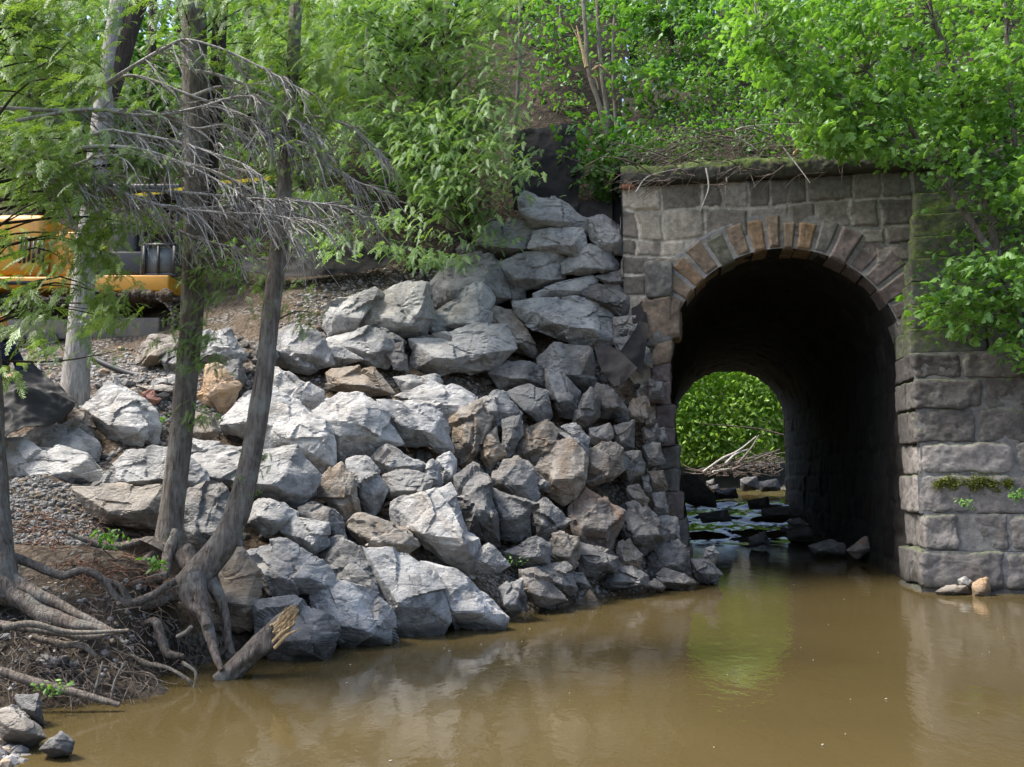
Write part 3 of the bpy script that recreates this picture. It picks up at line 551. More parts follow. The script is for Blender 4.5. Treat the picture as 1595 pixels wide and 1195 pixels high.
BK = [
# the top of the heap and down its right edge
('814,312 824,300 887,324 934,354 914,369 837,359 808,326', 'g', 'grey wedge boulder crowning the rock heap, sloping down to the right'),
('707,392 733,367 767,350 834,350 857,390 767,406 720,399', 'g', 'long pale boulder near the top of the heap, half veiled by cedar fronds'),
('824,387 834,362 861,354 911,357 914,377 904,402 881,396', 'g', 'flat grey block tucked right under the crowning boulder'),
('914,340 934,334 978,357 988,377 981,396 948,399 918,372', 'g', 'rounded grey boulder wedged against the top left corner of the culvert wall'),
('770,409 861,385 881,400 877,433 844,446 800,458 792,431', 'g', 'big smooth tilted slab with a square right end near the top of the heap'),
('875,411 914,380 934,384 963,411 959,421 914,429 879,426', 'g', 'pointed grey boulder right of the big smooth tilted slab'),
('926,431 978,417 981,449 948,443', 'm', 'small flat-topped block just left of the gap beside the culvert'),
('829,457 867,441 921,429 928,439 901,463 834,469', 'g', 'thin pointed slab lying flat under the smooth tilted slab'),
('899,456 928,439 961,441 981,464 983,493 958,490 934,469', 'd', 'blue-black boulder with a pale top edge beside the culvert gap'),
('808,471 867,467 901,462 934,467 960,494 963,530 941,543 908,540 834,510 808,490', 'g', 'wide cracked grey boulder with a scooped underside, above the square dark block'),
('956,494 991,492 1010,511 988,530 959,530', 'm', 'grey boulder under the torn fabric edge at the culvert jamb'),
('837,558 861,538 921,541 930,568 926,607 908,610 871,583 842,573', 'm', 'squared dark block with rounded top left of the hanging fabric flap'),
('959,531 985,528 1012,548 1014,572 985,575 966,560', 'd', 'dark boulder behind the hanging fabric flap'),
('757,581 784,565 824,563 859,588 849,603 784,610', 'd', 'black flat stone with a shelf edge left of the squared dark block'),
('765,481 798,489 822,515 839,546 836,562 792,545 768,513', 't', 'upright tan streaked slab right of the largest pale slab'),
('849,575 874,581 904,611 903,643 887,650 871,647 852,605', 'g', 'pale boulder with a rounded top below the squared dark block'),
('899,635 908,615 921,606 938,625 933,650 914,667 892,658', 'd', 'dark egg-shaped boulder right of a pale rounded one'),
('922,630 932,601 953,608 977,637 978,656 934,652', 'd', 'dark boulder with a light right edge below the fabric flap'),
('978,640 985,620 1005,616 1017,644 1022,669 979,654', 't', 'pale brown block split by a level crack near the culvert jamb'),
('955,662 988,655 990,699 958,702', 'm', 'narrow upright grey stone under the split brown block'),
('916,670 951,657 957,677 943,696 918,689', 'm', 'small rounded grey stone between the brown faces and the egg boulder'),
('1000,664 1024,660 1030,690 1004,700', 'd', 'black stone in the shade left of the culvert jamb foot'),
('963,704 998,702 1003,734 980,759 959,739', 'm', 'grey angular boulder fused to a brown one left of the jamb foot'),
('909,746 912,700 938,688 967,704 970,731 953,749 924,756', 't', 'brown faceted boulder with a pinkish face, right of the big tan boulder'),
('976,761 995,755 1010,777 1007,789 983,783', 't', 'small rounded cream-edged stone low in the dark corner by the jamb'),
('998,741 1011,742 1017,767 1001,769', 'm', 'small grey stone squeezed beside the culvert jamb foot'),
('963,794 991,785 1025,809 1052,834 1047,850 1001,866 959,834', 'd', 'long black sloping boulder low at the culvert corner'),
('963,848 981,841 1000,864 997,890 963,890', 't', 'tan-faced upright stone in the row just above the water by the culvert'),
('1003,868 1038,842 1058,839 1077,868 1080,900 1052,897 1011,903', 'd', 'dark humped boulder with a pale streak at the waterline by the tunnel mouth'),
('1076,871 1102,869 1124,895 1108,907 1080,903', 'd', 'low dark stone reaching farthest into the tunnel mouth'),
('1100,901 1108,892 1121,901 1118,912', 'w', 'small white stone at the water beside the tunnel mouth'),
('936,908 958,885 985,881 1010,895 1007,913 951,918', 'm', 'low rounded grey stone with a layered top at the waterline'),
('1013,901 1035,886 1065,893 1084,908 1068,917 1015,917', 'm', 'long low grey stone at the waterline under the humped dark boulder'),
('1006,908 1021,901 1037,915 1031,922 1009,919', 't', 'small tan pebble-like stone between two low grey waterline stones'),
('1098,855 1112,850 1120,862 1108,872 1096,868', 'g', 'small pale cobble at the foot of the left culvert jamb'),
('1000,692 1028,690 1034,728 1008,734', 'm', 'dark grey stone wedged between the heap and the culvert jamb at mid height'),
('1008,733 1034,731 1040,764 1014,768', 't', 'brownish stone under the wedged grey one beside the culvert jamb'),
('1014,768 1036,767 1044,802 1020,806', 'd', 'black stone below the brownish one beside the culvert jamb'),
('1028,806 1056,806 1062,842 1034,846', 'm', 'grey stone just above the pale cobble at the jamb foot'),
('1010,590 1032,596 1034,622 1012,620', 'd', 'little dark stone at the tip of the hanging fabric flap'),
('1018,668 1036,666 1038,692 1020,694', 'm', 'little grey stone touching the jamb right of the split brown block'),
# middle right
('738,627 767,608 784,608 813,644 809,656 764,669 755,644', 'w', 'white crusted boulder with a flat sloping top in mid heap'),
('792,613 824,598 853,608 861,647 849,666 811,639', 'm', 'grey domed boulder between the white crusted one and the pale rounded one'),
('702,657 750,635 764,654 752,696 734,726 708,716', 't', 'wrinkled tan-grey upright boulder below the white crusted one'),
('752,680 774,665 786,707 764,733 748,714', 't', 'narrow brown upright stone right of the wrinkled boulder'),
('782,654 811,648 816,677 799,706 784,709', 'm', 'narrow smooth grey stone in the cleft at mid heap'),
('795,713 824,672 854,652 870,670 859,699 834,733', 't', 'shaded brown boulder leaning left of the big round tan boulder'),
('862,670 898,662 920,684 913,706 878,686', 'g', 'pale cap stone resting on top of the big round tan boulder'),
('834,729 864,690 891,683 916,714 916,743 896,773 878,786 849,769', 't', 'big rounded tan boulder standing in the middle of the shaded rocks'),
('760,741 784,714 807,712 829,734 839,769 831,786 797,773 762,759', 'm', 'blue-grey domed boulder with a smooth shield-like face'),
('805,714 824,719 856,757 853,769 837,767 826,736', 'm', 'sloping right shoulder stone of the blue-grey dome, with a mossy crack'),
('762,757 797,772 813,794 833,787 829,836 801,846 775,836 765,789', 'm', 'jagged dark grey boulder of broken facets under the domed one'),
('829,787 851,775 886,811 880,823 851,846 835,836', 'm', 'angular dark boulder with light ridges left of the rusty slab'),
('708,744 737,722 762,737 766,767 776,814 779,846 730,830 712,781', 'm', 'tall dark boulder with a straight white edge at its right'),
('905,749 931,767 973,794 967,823 945,860 898,843 882,798', 'r', 'large rust-faced slab tilting down to the right above the black corner rocks'),
('845,856 864,836 901,839 903,866 894,887 851,877', 't', 'squat brown boulder under the rust-faced slab'),
('732,866 764,846 793,881 777,893 735,890', 'm', 'pyramid of grey stone standing on the gravel shelf'),
('822,878 881,876 900,915 886,930 864,913 824,890', 'm', 'dark blue-grey sloping stone with a crumbling top at the gravel shelf'),
('809,888 837,889 868,913 886,935 864,943 837,945 812,921', 'r', 'orange-stained tilted slab at the water edge'),
('777,915 814,899 819,957 797,963 779,945', 'm', 'square grey stone standing at the water left of the orange-stained slab'),
('896,941 918,919 933,938 943,947 928,957', 't', 'small pointed stone standing out in the shallows'),
('886,891 908,893 920,915 904,920', 'm', 'little grey stone behind the pointed one in the shallows'),
('896,845 925,850 960,868 962,892 905,895', 'd', 'black sunken boulder in the hollow below the rusty slab'),
('835,838 858,850 858,880 800,880 790,860', 'd', 'black stone standing in for the dark void above the gravel shelf'),  # added stone, coloured black to fill a shadowed void
# upper middle
('427,541 433,514 472,509 504,527 519,567 477,583 430,563', 'g', 'grey boulder with a smooth blunt face just right of the leaning trunk'),
('506,535 516,533 563,559 516,575 510,547', 'g', 'small tapering grey wedge pointing right beside a blunt-faced boulder'),
('507,534 517,524 574,514 600,517 618,541 603,573 574,570 541,546', 'g', 'rounded grey boulder with a dark underside in the upper middle'),
('571,509 601,512 631,532 616,547', 'm', 'small grey stone bridging two upper boulders'),
('587,497 601,495 624,510 621,524 587,511', 'm', 'little stone propped under the big beaked boulder'),
('503,504 515,474 551,457 584,447 598,462 561,492 553,514 514,522', 'g', 'pale cracked boulder at the upper left end of the heap'),
('547,516 561,477 614,448 666,433 673,497 663,519 628,524 610,500 587,497', 'g', 'big beaked boulder with a long smooth back in the upper heap'),
('668,442 694,407 718,400 765,398 800,443 797,465 768,472 740,439 675,482', 'g', 'large boulder with a white crusted shoulder high in the heap'),
('669,491 741,435 770,464 768,509 721,517 671,516', 'w', 'triangular pale boulder with a high ridge in the upper middle'),
('627,524 738,507 777,512 792,544 767,578 691,589 634,583 626,547', 'g', 'largest pale slab with a flat chipped face, centre of the upper heap'),
('602,547 628,532 636,580 614,576', 'd', 'narrow dark stone at the left end of the largest pale slab'),
('796,443 815,448 820,470 800,480 792,462', 'm', 'small dark-sided stone right of the white crusted shoulder boulder'),
('505,581 517,574 581,575 589,594 616,614 567,619 514,606', 't', 'brownish flat block under the rounded grey boulder'),
('612,587 678,582 688,596 634,609', 'g', 'low flat stone under the largest pale slab'),
('620,618 668,592 718,605 743,618 741,633 704,655 688,653 674,630', 'g', 'broad boulder with a dark chipped right end, below the largest slab'),
('488,641 530,612 567,612 599,638 619,674 626,690 534,725 513,691', 'w', 'great white sunlit boulder with a rusty tan right face'),
('585,622 674,626 690,644 705,703 628,698 615,674', 'g', 'blocky pale boulder with a scooped step, right of the great white one'),
('418,571 450,579 499,608 501,636 480,646 447,623 418,616', 'w', 'whitish slanting boulder right of the leaning trunk with an arrow-shaped hollow'),
('415,628 470,632 516,661 522,727 500,737 477,700 457,693 408,703', 'w', 'broad white-dusted boulder sloping toward the trunk'),
('340,662 388,613 425,612 472,640 489,665 460,682 400,687 343,680', 'w', 'white boulder passing behind the leaning trunk'),
('298,712 340,700 400,705 466,691 499,740 496,777 460,791 400,772 340,754 303,732', 'g', 'very long grey boulder with a brown underside running behind the leaning trunk'),
('495,747 531,720 550,747 561,800 541,821 525,790 495,775', 't', 'tan upright boulder with a dark lower left face in mid heap'),
('540,720 571,711 598,747 603,764 578,807 562,800 555,764', 'g', 'grey hourglass-shaped boulder right of the tan upright one'),
('579,713 611,695 665,723 648,741 598,741', 'g', 'white-topped wedge with a dark belly under the blocky pale boulder'),
('596,740 618,733 665,744 662,769 650,782 628,774 602,779', 'm', 'small boulder half dark, half cream under the white-topped wedge'),
('653,740 671,715 688,723 688,762 659,766', 'g', 'small grey tooth-like stone in mid heap'),
('683,717 701,703 710,717 710,749 689,756', 'g', 'thin grey stone leaning beside the tooth-like one'),
('609,784 621,775 661,768 701,757 713,774 715,814 735,837 737,871 725,896 705,869 645,829 612,816', 'g', 'big pale boulder shaped like a boot with a dark cave beneath it'),
('539,821 564,802 645,829 650,851 624,868 579,863', 't', 'low boulder covered with crumbs of gravel'),
('385,814 387,795 400,772 430,778 464,797 460,809 410,839', 'w', 'white boulder right behind the lower leaning trunk'),
('435,824 454,805 507,817 509,851 494,866 460,849', 'g', 'small square pale boulder over the big rough grey one'),
('462,787 477,777 524,790 538,817 536,843 511,843 507,819 467,806', 'm', 'boulder with a dark pitted face and a white right rim'),
('498,867 514,839 537,835 549,867 537,878 511,879', 'm', 'dark shaded stone under the pitted boulder'),
('375,864 447,844 497,865 516,894 513,913 484,930 434,931 407,913 388,886', 'g', 'big rough grey boulder beside the fork of the roots'),
('509,881 537,839 568,859 600,908 600,940 584,930 551,923 512,903', 'm', 'wedge with a dark belly left of the tallest waterline boulder'),
('572,861 638,865 663,884 687,914 695,965 681,987 651,995 611,997 602,961 596,914', 'g', 'tallest smooth grey boulder standing at the waterline'),
('663,881 712,889 760,924 787,955 782,977 718,980 685,960 679,914', 'w', 'brilliant white triangular boulder at the waterline with ochre streaks'),
('489,931 507,912 537,916 584,929 610,958 610,1003 581,1017 537,1020 529,965', 'g', 'ragged grey boulder with small dark niches at the waterline'),
('310,920 333,880 350,865 375,862 396,894 411,948 400,967 370,983 338,972 316,945', 't', 'tall brown-streaked boulder right of the exposed roots'),
('398,941 460,932 526,958 529,983 511,1030 467,1037 427,1034 392,1000', 'm', 'large grey boulder behind the broken log at the waterline'),
('515,958 545,951 553,975 528,987', 'm', 'small stone lodged between two waterline boulders'),
# left
('120,632 161,588 187,616 231,626 250,661 248,700 215,702 170,692 133,652', 'w', 'big white pointed boulder with a dark scooped right side, by the pale trunk'),
('33,685 67,662 130,663 159,693 150,717 60,712', 'w', 'pale flat boulder in front of the heap of black fabric'),
('85,660 112,630 140,650 160,688 130,690', 't', 'rusty crumbling stone between the black fabric and the white pointed boulder'),
('3,706 30,698 85,695 137,710 165,741 167,764 112,767 60,747 8,740', 'w', 'long white boulder with a brown left end above the gravel bank'),
('158,754 172,727 198,701 265,698 322,735 333,755 310,770 250,762 172,764', 'g', 'wide boulder with a black front behind the straight trunk'),
('116,762 250,755 264,802 245,824 166,812 126,787', 't', 'tapering brown-grey slab half buried in the gravel left of the straight trunk'),
('283,770 345,762 374,795 374,850 360,864 290,864 280,824', 'm', 'square grey boulder framed between the two trunks'),
('309,608 321,566 340,566 377,598 370,620 351,647 316,632', 'o', 'light brown slab with a notched top edge between the two trunks'),
('215,548 234,522 286,526 283,563 248,567 216,565', 't', 'dark brown boulder at the foot of the excavator track'),
('247,560 282,539 292,578 260,580', 'm', 'small grey-backed stone left of the straight trunk near the track'),
('298,515 355,510 380,548 374,574 335,572 298,567', 'g', 'grey boulder right of the straight trunk below the brown soil bank'),
('242,590 278,582 296,602 234,604', 'g', 'flat pale slab lying on the gravel behind the straight trunk'),
('215,601 278,600 280,615 233,614', 't', 'thin brown-edged slab lying behind a small red stone'),
('222,612 240,606 252,622 240,635 226,627', 'b', 'small brick-red stone on the gravel'),
('345,570 372,560 385,590 372,605 350,600', 'm', 'small grey stone left of the leaning trunk above the light brown slab'),
('395,540 425,528 432,556 418,575 396,566', 'm', 'small boulder partly behind the leaning trunk at mid height'),
('290,640 330,650 345,672 318,690 285,676', 't', 'low earthy stone between the two trunks'),
('255,700 300,685 345,690 330,712 280,716', 'g', 'low pale stone crossing behind the straight trunk'),
# near shore
('-14,1115 10,1104 38,1108 60,1130 70,1148 45,1162 0,1154', 't', 'smooth rounded cream boulder in the bottom left corner'),
('60,1168 75,1150 95,1141 114,1155 112,1174 80,1180', 'g', 'small rounded cobble at the water in the bottom left corner'),
('23,1085 60,1080 68,1128 40,1117', 'd', 'dark wet stone behind the smooth cream boulder'),
('60,1030 75,1020 104,1022 100,1047 75,1052', 'm', 'grey cobble stuck in the rooty bank'),
('-10,925 20,930 45,955 20,972 -10,965', 'm', 'dull stone under the thick root at the left edge'),
]
EXD = {'brilliant': -.1, 'great': -.25, 'crowning': -.2, 'cap': -.25, 'egg-shaped': -.1, 'propped': .1, 'bridging': .1}
for k, (s, m, lab) in enumerate(BK):
    q = PTS(s); ex = 0.0
    for kk, vv in EXD.items():
        if kk in lab: ex = vv
    Y = None
    if k >= len(BK) - 5: Y = [5.95, 5.75, 6.5, 7.35, 8.2][k - len(BK) + 5]
    pts, sz = traced(q, ex, 1.0, .8, k, Y)
    lv = 6 if sz > 85 else (5 if sz > 22 else 4)
    nm = 'boulder' if sz > 26 else 'stone'
    add_rock(pts, k, M[m], nm, lab, nm, 'boulders heaped on the bank' if nm == 'boulder' else 'smaller stones among the boulders', lv, ledge=.4 if 'smooth' in lab or 'rounded' in lab else 1.0)
# stones at the foot of the wing wall
for k, (s, m, lab, Y) in enumerate([('1458,922 1475,911 1505,912 1512,925 1470,930', 't', 'flat buff stone in the water at the foot of the wing wall', 13.6),
        ('1491,903 1503,897 1514,906 1510,918 1496,914', 'g', 'small grey stone resting behind the buff one at the wing wall', 13.75), ('1514,908 1538,898 1543,920 1540,935 1516,932', 'o', 'orange-brown squared stone at the foot of the wing wall', 13.5)]):
    pts, sz = traced(PTS(s), 0, 1, .8, 900 + k, Y); add_rock(pts, 900 + k, M[m], 'stone', lab, 'stone', 'stones at the foot of the wing wall', 4, ledge=.3)
# rocks inside the tunnel and in the stream beyond
TR = [('1054,745 1082,741 1110,769 1114,790 1078,786 1058,778', 'd', 'large black rock at the left inside the tunnel', 26), ('1112,764 1145,760 1150,776 1114,778', 'd', 'flat dark rock in mid stream beyond the tunnel', 32), ('1152,746 1178,742 1184,762 1156,765', 'd', 'dark rounded rock in the bright water beyond the tunnel', 35),
      ('1182,750 1210,746 1216,764 1186,766', 'd', 'low dark rock at the right edge of the bright water', 34), ('1100,750 1112,746 1114,756 1102,757', 'm', 'small dark cobble in the bright water', 36), ('1104,758 1118,754 1122,764 1108,765', 'm', 'little rock awash in the bright water', 34.5), ('1165,780 1195,774 1200,792 1168,794', 'd', 'black rock at the foot of the small rapid', 27),
      ('1186,792 1240,788 1250,804 1190,808', 'd', 'long dark rock under the rapid', 25), ('1315,858 1351,834 1364,851 1336,872', 'r', 'reddish rock lying in the dark right side of the tunnel', 18.6), ('1259,850 1290,841 1317,845 1317,864 1270,864', 'm', 'broad grey rock near the right side of the tunnel mouth', 19.9),
      ('1165,838 1190,828 1200,848 1170,852', 'm', 'grey rock in the dim water inside the tunnel', 22.2), ('1225,828 1262,820 1270,838 1230,842', 'd', 'dim rounded rock far in on the tunnel floor', 24.2), ('1225,812 1245,806 1260,818 1235,822', 'd', 'dim rock in the tunnel behind others', 22), ('1090,800 1130,795 1140,812 1095,815', 'd', 'wet black rock under the lip of the rapid', 24), ('1335,800 1372,795 1380,830 1340,835', 'd', 'dark rock against the right tunnel jamb', 24.5)]
for k, (s, m, lab, Y) in enumerate(TR):
    pts, sz = traced(PTS(s), 0, 1, 1.0, 950 + k, Y); add_rock(pts, 950 + k, M[m], 'rock', lab, 'rock', 'rocks on the stream bed', 4, ledge=.3)
# ---------------------------------------------------------------- gravel, rubble and crumbs between the boulders
def ground_hit(px, py):
    r = ray(px, py); o = np.array([0, 0, CAMZ]); Ys = np.arange(5, 26, .06); hit = np.full(len(r), np.nan)
    for Y in Ys[::-1]:
        p = o + r * (Y / r[:, 1])[:, None]; below = p[:, 2] <= bil(p[:, 0], p[:, 1]); hit = np.where(below, Y, hit)
    ok = ~np.isnan(hit); return P(px[ok], py[ok], hit[ok])
def pebbles(name, label, regions, seed=1, lv=1, colr=((.17, .165, .16), (.36, .35, .33)), warm=.15, cat='gravel'):
    rg = np.random.default_rng(seed); mb = MB(); b_ = bmesh.new(); bmesh.ops.create_icosphere(b_, subdivisions=1, radius=1); iv = np.array([v.co[:] for v in b_.verts]); fi = np.array([[v.index for v in f.verts] for f in b_.faces]); b_.free()
    for poly, n, s0, s1 in regions:
        q = samp(PTS(poly), n, rg); p = ground_hit(q[:, 0], q[:, 1]); n = len(p)
        s = s0 * (s1 / s0) ** (rg.uniform(0, 1, n) ** 2.0)
        ax = rg.uniform(.55, 1.2, (n, 1, 3)) * s[:, None, None]; rot = rg.normal(size=(n, 4)); rot /= np.linalg.norm(rot, axis=1)[:, None]
        a, b, c, d = rot.T; Rm = np.stack([1 - 2 * (c * c + d * d), 2 * (b * c - a * d), 2 * (b * d + a * c), 2 * (b * c + a * d), 1 - 2 * (b * b + d * d), 2 * (c * d - a * b), 2 * (b * d - a * c), 2 * (c * d + a * b), 1 - 2 * (b * b + c * c)], -1).reshape(n, 3, 3)
        v = iv[None] * (1 + .32 * (rg.uniform(0, 1, (n, len(iv), 1)) - .5)); v = np.sign(v) * np.abs(v) ** .8; v = np.einsum('nij,nkj->nki', Rm, v * ax) * [1, 1, .8] + p[:, None] + np.array([0, 0, .25]) * s[:, None, None]
        t = rg.uniform(0, 1, (n, 1)); col = np.array(colr[0]) * (1 - t) + np.array(colr[1]) * t; col = np.where(rg.uniform(0, 1, (n, 1)) < warm, col * [1.25, 1.0, .75], col)
        f = (fi[None] + (np.arange(n) * len(iv))[:, None, None]).reshape(-1, 3)
        mb.add(v.reshape(-1, 3), f, np.repeat(col, len(iv), 0))
    return tag(mb.build(name, M['pebble'], None, False), label, cat, None, 'stuff')
pebbles('gravel', 'grey crushed gravel spread on the left bank below the long white boulder', [('-20,730 60,742 130,765 170,812 250,826 240,845 120,850 40,850 -20,840', 3800, .018, .042)], 3, colr=((.10, .098, .095), (.25, .245, .235)))
pebbles('rubble', 'loose stone chips and pebbles between the boulders and around the pale trunk',
        [('120,560 300,560 360,600 330,720 250,700 240,620 160,600', 2600, .015, .05), ('0,545 280,545 420,560 420,600 180,600 0,640', 1000, .02, .07), ('60,700 340,700 420,800 300,860 200,760', 700, .02, .06), ('690,860 800,870 850,940 790,930 740,900', 1500, .010, .03),
         ('480,560 760,560 880,660 900,800 700,860 560,830 430,700', 2200, .015, .06), ('480,440 620,400 700,430 520,560 430,520', 1600, .015, .06), ('540,810 650,830 640,850 560,850', 300, .01, .025), ('-20,1100 100,1130 110,1195 -20,1195', 700, .015, .06), ('-20,900 240,900 300,1000 60,1100 -20,1080', 900, .01, .04), ('800,870 1060,860 1090,900 900,940', 900, .015, .06)], 5)
pebbles('cobbles', 'fist to head sized broken stones filling the gaps of the rock heap',
        [('240,560 500,480 760,340 960,350 1000,520 1040,860 900,920 700,880 560,990 400,1020 320,900 120,780 60,700 130,640', 1100, .05, .14)], 9, colr=((.04, .038, .036), (.12, .115, .108)))  # coloured dark so the gaps between boulders look shaded
# ---------------------------------------------------------------- foliage templates (laid out along +X, normal +Z)
def frond_template():            # a flat spray of cedar: axis, side branchlets and their scales
    V = []; Fq = []
    def strip(a, b, w0, w1):
        a = np.array(a); b = np.array(b); d = b - a; n = np.array([-d[1], d[0], 0]); n = n / (np.linalg.norm(n) + 1e-9); k = len(V)
        V.extend([a - n * w0, a + n * w0, b + n * w1, b - n * w1]); Fq.append([k, k + 3, k + 2, k + 1])
    rg = np.random.default_rng(5)
    dz = lambda x: -.30 * x * x
    strip((0, 0, 0), (.35, 0, dz(.35)), .008, .010); strip((.35, 0, dz(.35)), (.7, 0, dz(.7)), .014, .014); strip((.7, 0, dz(.7)), (1, .0, dz(1)), .020, .010)
    for i in range(9):
        x = .08 + i * .10
        for sg in (-1, 1):
            L = .25 * (1 - x * .62) * rg.uniform(.7, 1.3); a = math.radians(rg.uniform(30, 52)) * sg; e = (x + L * math.cos(a), L * math.sin(a), dz(x + L * .7) - .12 * L); s0 = (x, 0, dz(x))
            strip(s0, e, .016, .013)
            m = np.array(s0) * .45 + np.array(e) * .55; b = a - sg * math.radians(rg.uniform(25, 45)); l2 = L * .5; strip(m, m + np.array([math.cos(b) * l2, math.sin(b) * l2, -.02]), .014, .010)
    return np.array(V), np.array(Fq)
FR = frond_template()
def leaf_template(kind):
    if kind == 'maple': pts = [(0, 0), (.10, .20), (.42, .50), (.46, .22), (.80, .30), (1.0, 0), (.80, -.30), (.46, -.22), (.42, -.50), (.10, -.20)]
    else: pts = [(0, 0), (.25, .24), (.6, .27), (1, 0), (.6, -.27), (.25, -.24)]
    v = np.array([(x, y, -.45 * abs(y) - .25 * x * x) for x, y in pts]); v = np.vstack([v, [(.42, 0, .02)]]); n = len(pts)
    return v, np.array([[n, i, (i + 1) % n] for i in range(n)])
LM = leaf_template('maple'); LO = leaf_template('oval')
def euler_m(yaw, pitch, roll):
    cy, sy, cp_, sp_, cr, sr = np.cos(yaw), np.sin(yaw), np.cos(pitch), np.sin(pitch), np.cos(roll), np.sin(roll); z = 0 * yaw; o = z + 1
    Rz = np.stack([cy, -sy, z, sy, cy, z, z, z, o], -1).reshape(-1, 3, 3); Ry = np.stack([cp_, z, -sp_, z, o, z, sp_, z, cp_], -1).reshape(-1, 3, 3); Rx = np.stack([o, z, z, z, cr, -sr, z, sr, cr], -1).reshape(-1, 3, 3)
    return Rz @ Ry @ Rx
def scatter(mb, tpl, pos, yaw, pitch, roll, size, var):
    v, f = tpl; n = len(pos)
    if n == 0: return
    Rm = euler_m(yaw, pitch, roll); q = np.einsum('nij,kj->nki', Rm, v) * size[:, None, None] + pos[:, None]
    mb.add(q.reshape(-1, 3), (f[None] + (np.arange(n) * len(v))[:, None, None]).reshape(-1, f.shape[1]), np.repeat(np.clip(var, 0, 1), len(v)))
def targets(poly, y0, y1, n, gap=.0, sc=.03, rg=rng):
    q = samp(PTS(poly), int(n * 1.0), rg); Y = rg.uniform(y0, y1, len(q)); p = P(q[:, 0], q[:, 1], Y)
    if gap > 0:
        k = fbm(p, 1.25, 11, 3) + rg.uniform(-.06, .06, len(p)); th = np.quantile(k, gap); p = p[k > th]
    return p
def cedar_sprays(mb, p, size, rg, face=(-.15, -1.0), pitch=(-.85, .0), clump=7, spread=.22, sc=1.0):
    clump = int(clump * 1.9); size = size * .92; n = len(p) * clump; c = np.repeat(p, clump, 0); off = rg.normal(size=(n, 3)) * np.array([spread, spread, spread * .30]) * 1.1; pos = c + off
    base = math.atan2(face[1], face[0]); yaw = base + rg.normal(0, .95, n); s = size * rg.uniform(.55, 1.25, n)
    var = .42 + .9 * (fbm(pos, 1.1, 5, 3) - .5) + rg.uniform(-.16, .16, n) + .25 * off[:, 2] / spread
    scatter(mb, FR, pos, yaw, rg.uniform(pitch[0], pitch[1], n), rg.normal(0, .35, n), s, var)
def leaf_cloud(mb, tpl, p, size, rg, clump=9, spread=.16, flat=.5, droop=-.35):
    n = len(p) * clump; c = np.repeat(p, clump, 0); off = rg.normal(size=(n, 3)) * np.array([spread, spread, spread * flat]); pos = c + off
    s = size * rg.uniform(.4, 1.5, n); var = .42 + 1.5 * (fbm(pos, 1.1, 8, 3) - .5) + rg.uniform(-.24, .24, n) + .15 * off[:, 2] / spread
    scatter(mb, tpl, pos, rg.uniform(0, 6.283, n), droop + rg.normal(0, .35, n), rg.normal(0, .4, n), s, var)
def path_px(s, Y):               # 'x,y x,y' and the depths at its knots -> 3-D polyline
    q = PTS(s); Yv = np.interp(np.linspace(0, 1, len(q)), np.linspace(0, 1, len(Y)), Y); return P(q[:, 0], q[:, 1], Yv)
def limb(name, s, Y, r, mat, parent=None, n=None, k=10, rough=.12, jit=0.0, seed=0):
    p = path_px(s, Y) if isinstance(s, str) else np.asarray(s); n = n or max(10, len(p) * 7); c = catmull(p, n)
    if jit: c = c + (np.stack([fbm(c, 2.2, 3 + seed + 20 * i, 3) for i in range(3)], -1) - .5) * jit
    mb = MB(); tube(mb, c, r, k, .5, rough, True, seed); return mb.build(name, mat, parent), c
def connect(mb, stem, p, rg, r=.012, frac=1.0, sag=.12, k=4):      # branches from the nearest stem points out to the leaf clusters
    for t in p:
        if rg.uniform() > frac: continue
        d = np.linalg.norm(stem - t, axis=1) + .6 * np.maximum(0, stem[:, 2] - t[2] + .2); i = int(np.argmin(d)); a = stem[i]; L = np.linalg.norm(t - a)
        if L < .05: continue
        m = a * .5 + t * .5 + np.array([0, 0, sag * L]) + rg.normal(size=3) * .06 * L; c = catmull([a, m, t], 7); tube(mb, c, [r * min(1.5, .5 + L * .5), r * .25], k, .5, 0, False)
TREES_ON = True
# ---------------------------------------------------------------- the two foreground cedars, their roots, the tree at the left edge
rg = np.random.default_rng(3)
tB = empty('cedar_tree', P(265, 850, 9.1), 'straight cedar trunk standing left of the leaning one, in front of the white boulders', 'tree')
oB, cB = limb('trunk', '252,862 262,845 268,790 277,720 288,620 296,520 303,400 306,250 303,100 302,-30 300,-260 300,-520', [9.0, 9.2, 9.5], [.26, .135, .12, .118, .115, .115, .12, .125, .13, .13, .12, .10], M['bark'], tB, 110, 22, .10)
limb('second_stem', '303,420 322,330 332,200 340,80 345,-40 350,-400', [9.35, 9.6], [.10, .085, .08, .08, .07], M['bark_dark'], tB, 60, 14, .12)
tC = empty('cedar_tree', P(300, 920, 8.55), 'cedar trunk leaning right and curving up out of the exposed roots', 'tree')
oC, cC = limb('trunk', '282,925 318,885 352,838 376,775 395,690 410,600 421,500 434,390 446,250 455,120 462,-20 470,-260 478,-520', [8.5, 8.75, 9.3], [.16, .14, .125, .105, .096, .09, .085, .08, .07, .065, .06, .05], M['bark'], tC, 110, 22, .12)
tD = empty('cedar_tree', P(-8, 900, 7.8), 'tree at the left edge of the photo with thick roots spreading to the right', 'tree')
oD, cD = limb('trunk', '-18,930 -8,880 -9,820 -14,720 -18,600 -26,400 -34,150 -40,-200 -44,-450', [7.7, 7.9, 8.2], [.22, .15, .125, .11, .105, .10, .09], M['bark'], tD, 90, 20, .12)
tA = empty('pale_barked_tree', P(118, 612, 12.1), 'pale grey barked tree trunk in front of the yellow excavator', 'tree')
oA, cA = limb('trunk', '112,668 116,622 120,560 127,480 134,400 146,300 158,200 172,90 188,-20 200,-200', [12.05, 12.3], [.20, .185, .155, .15, .142, .135, .12, .11], M['bark_pale'], tA, 90, 18, .05)
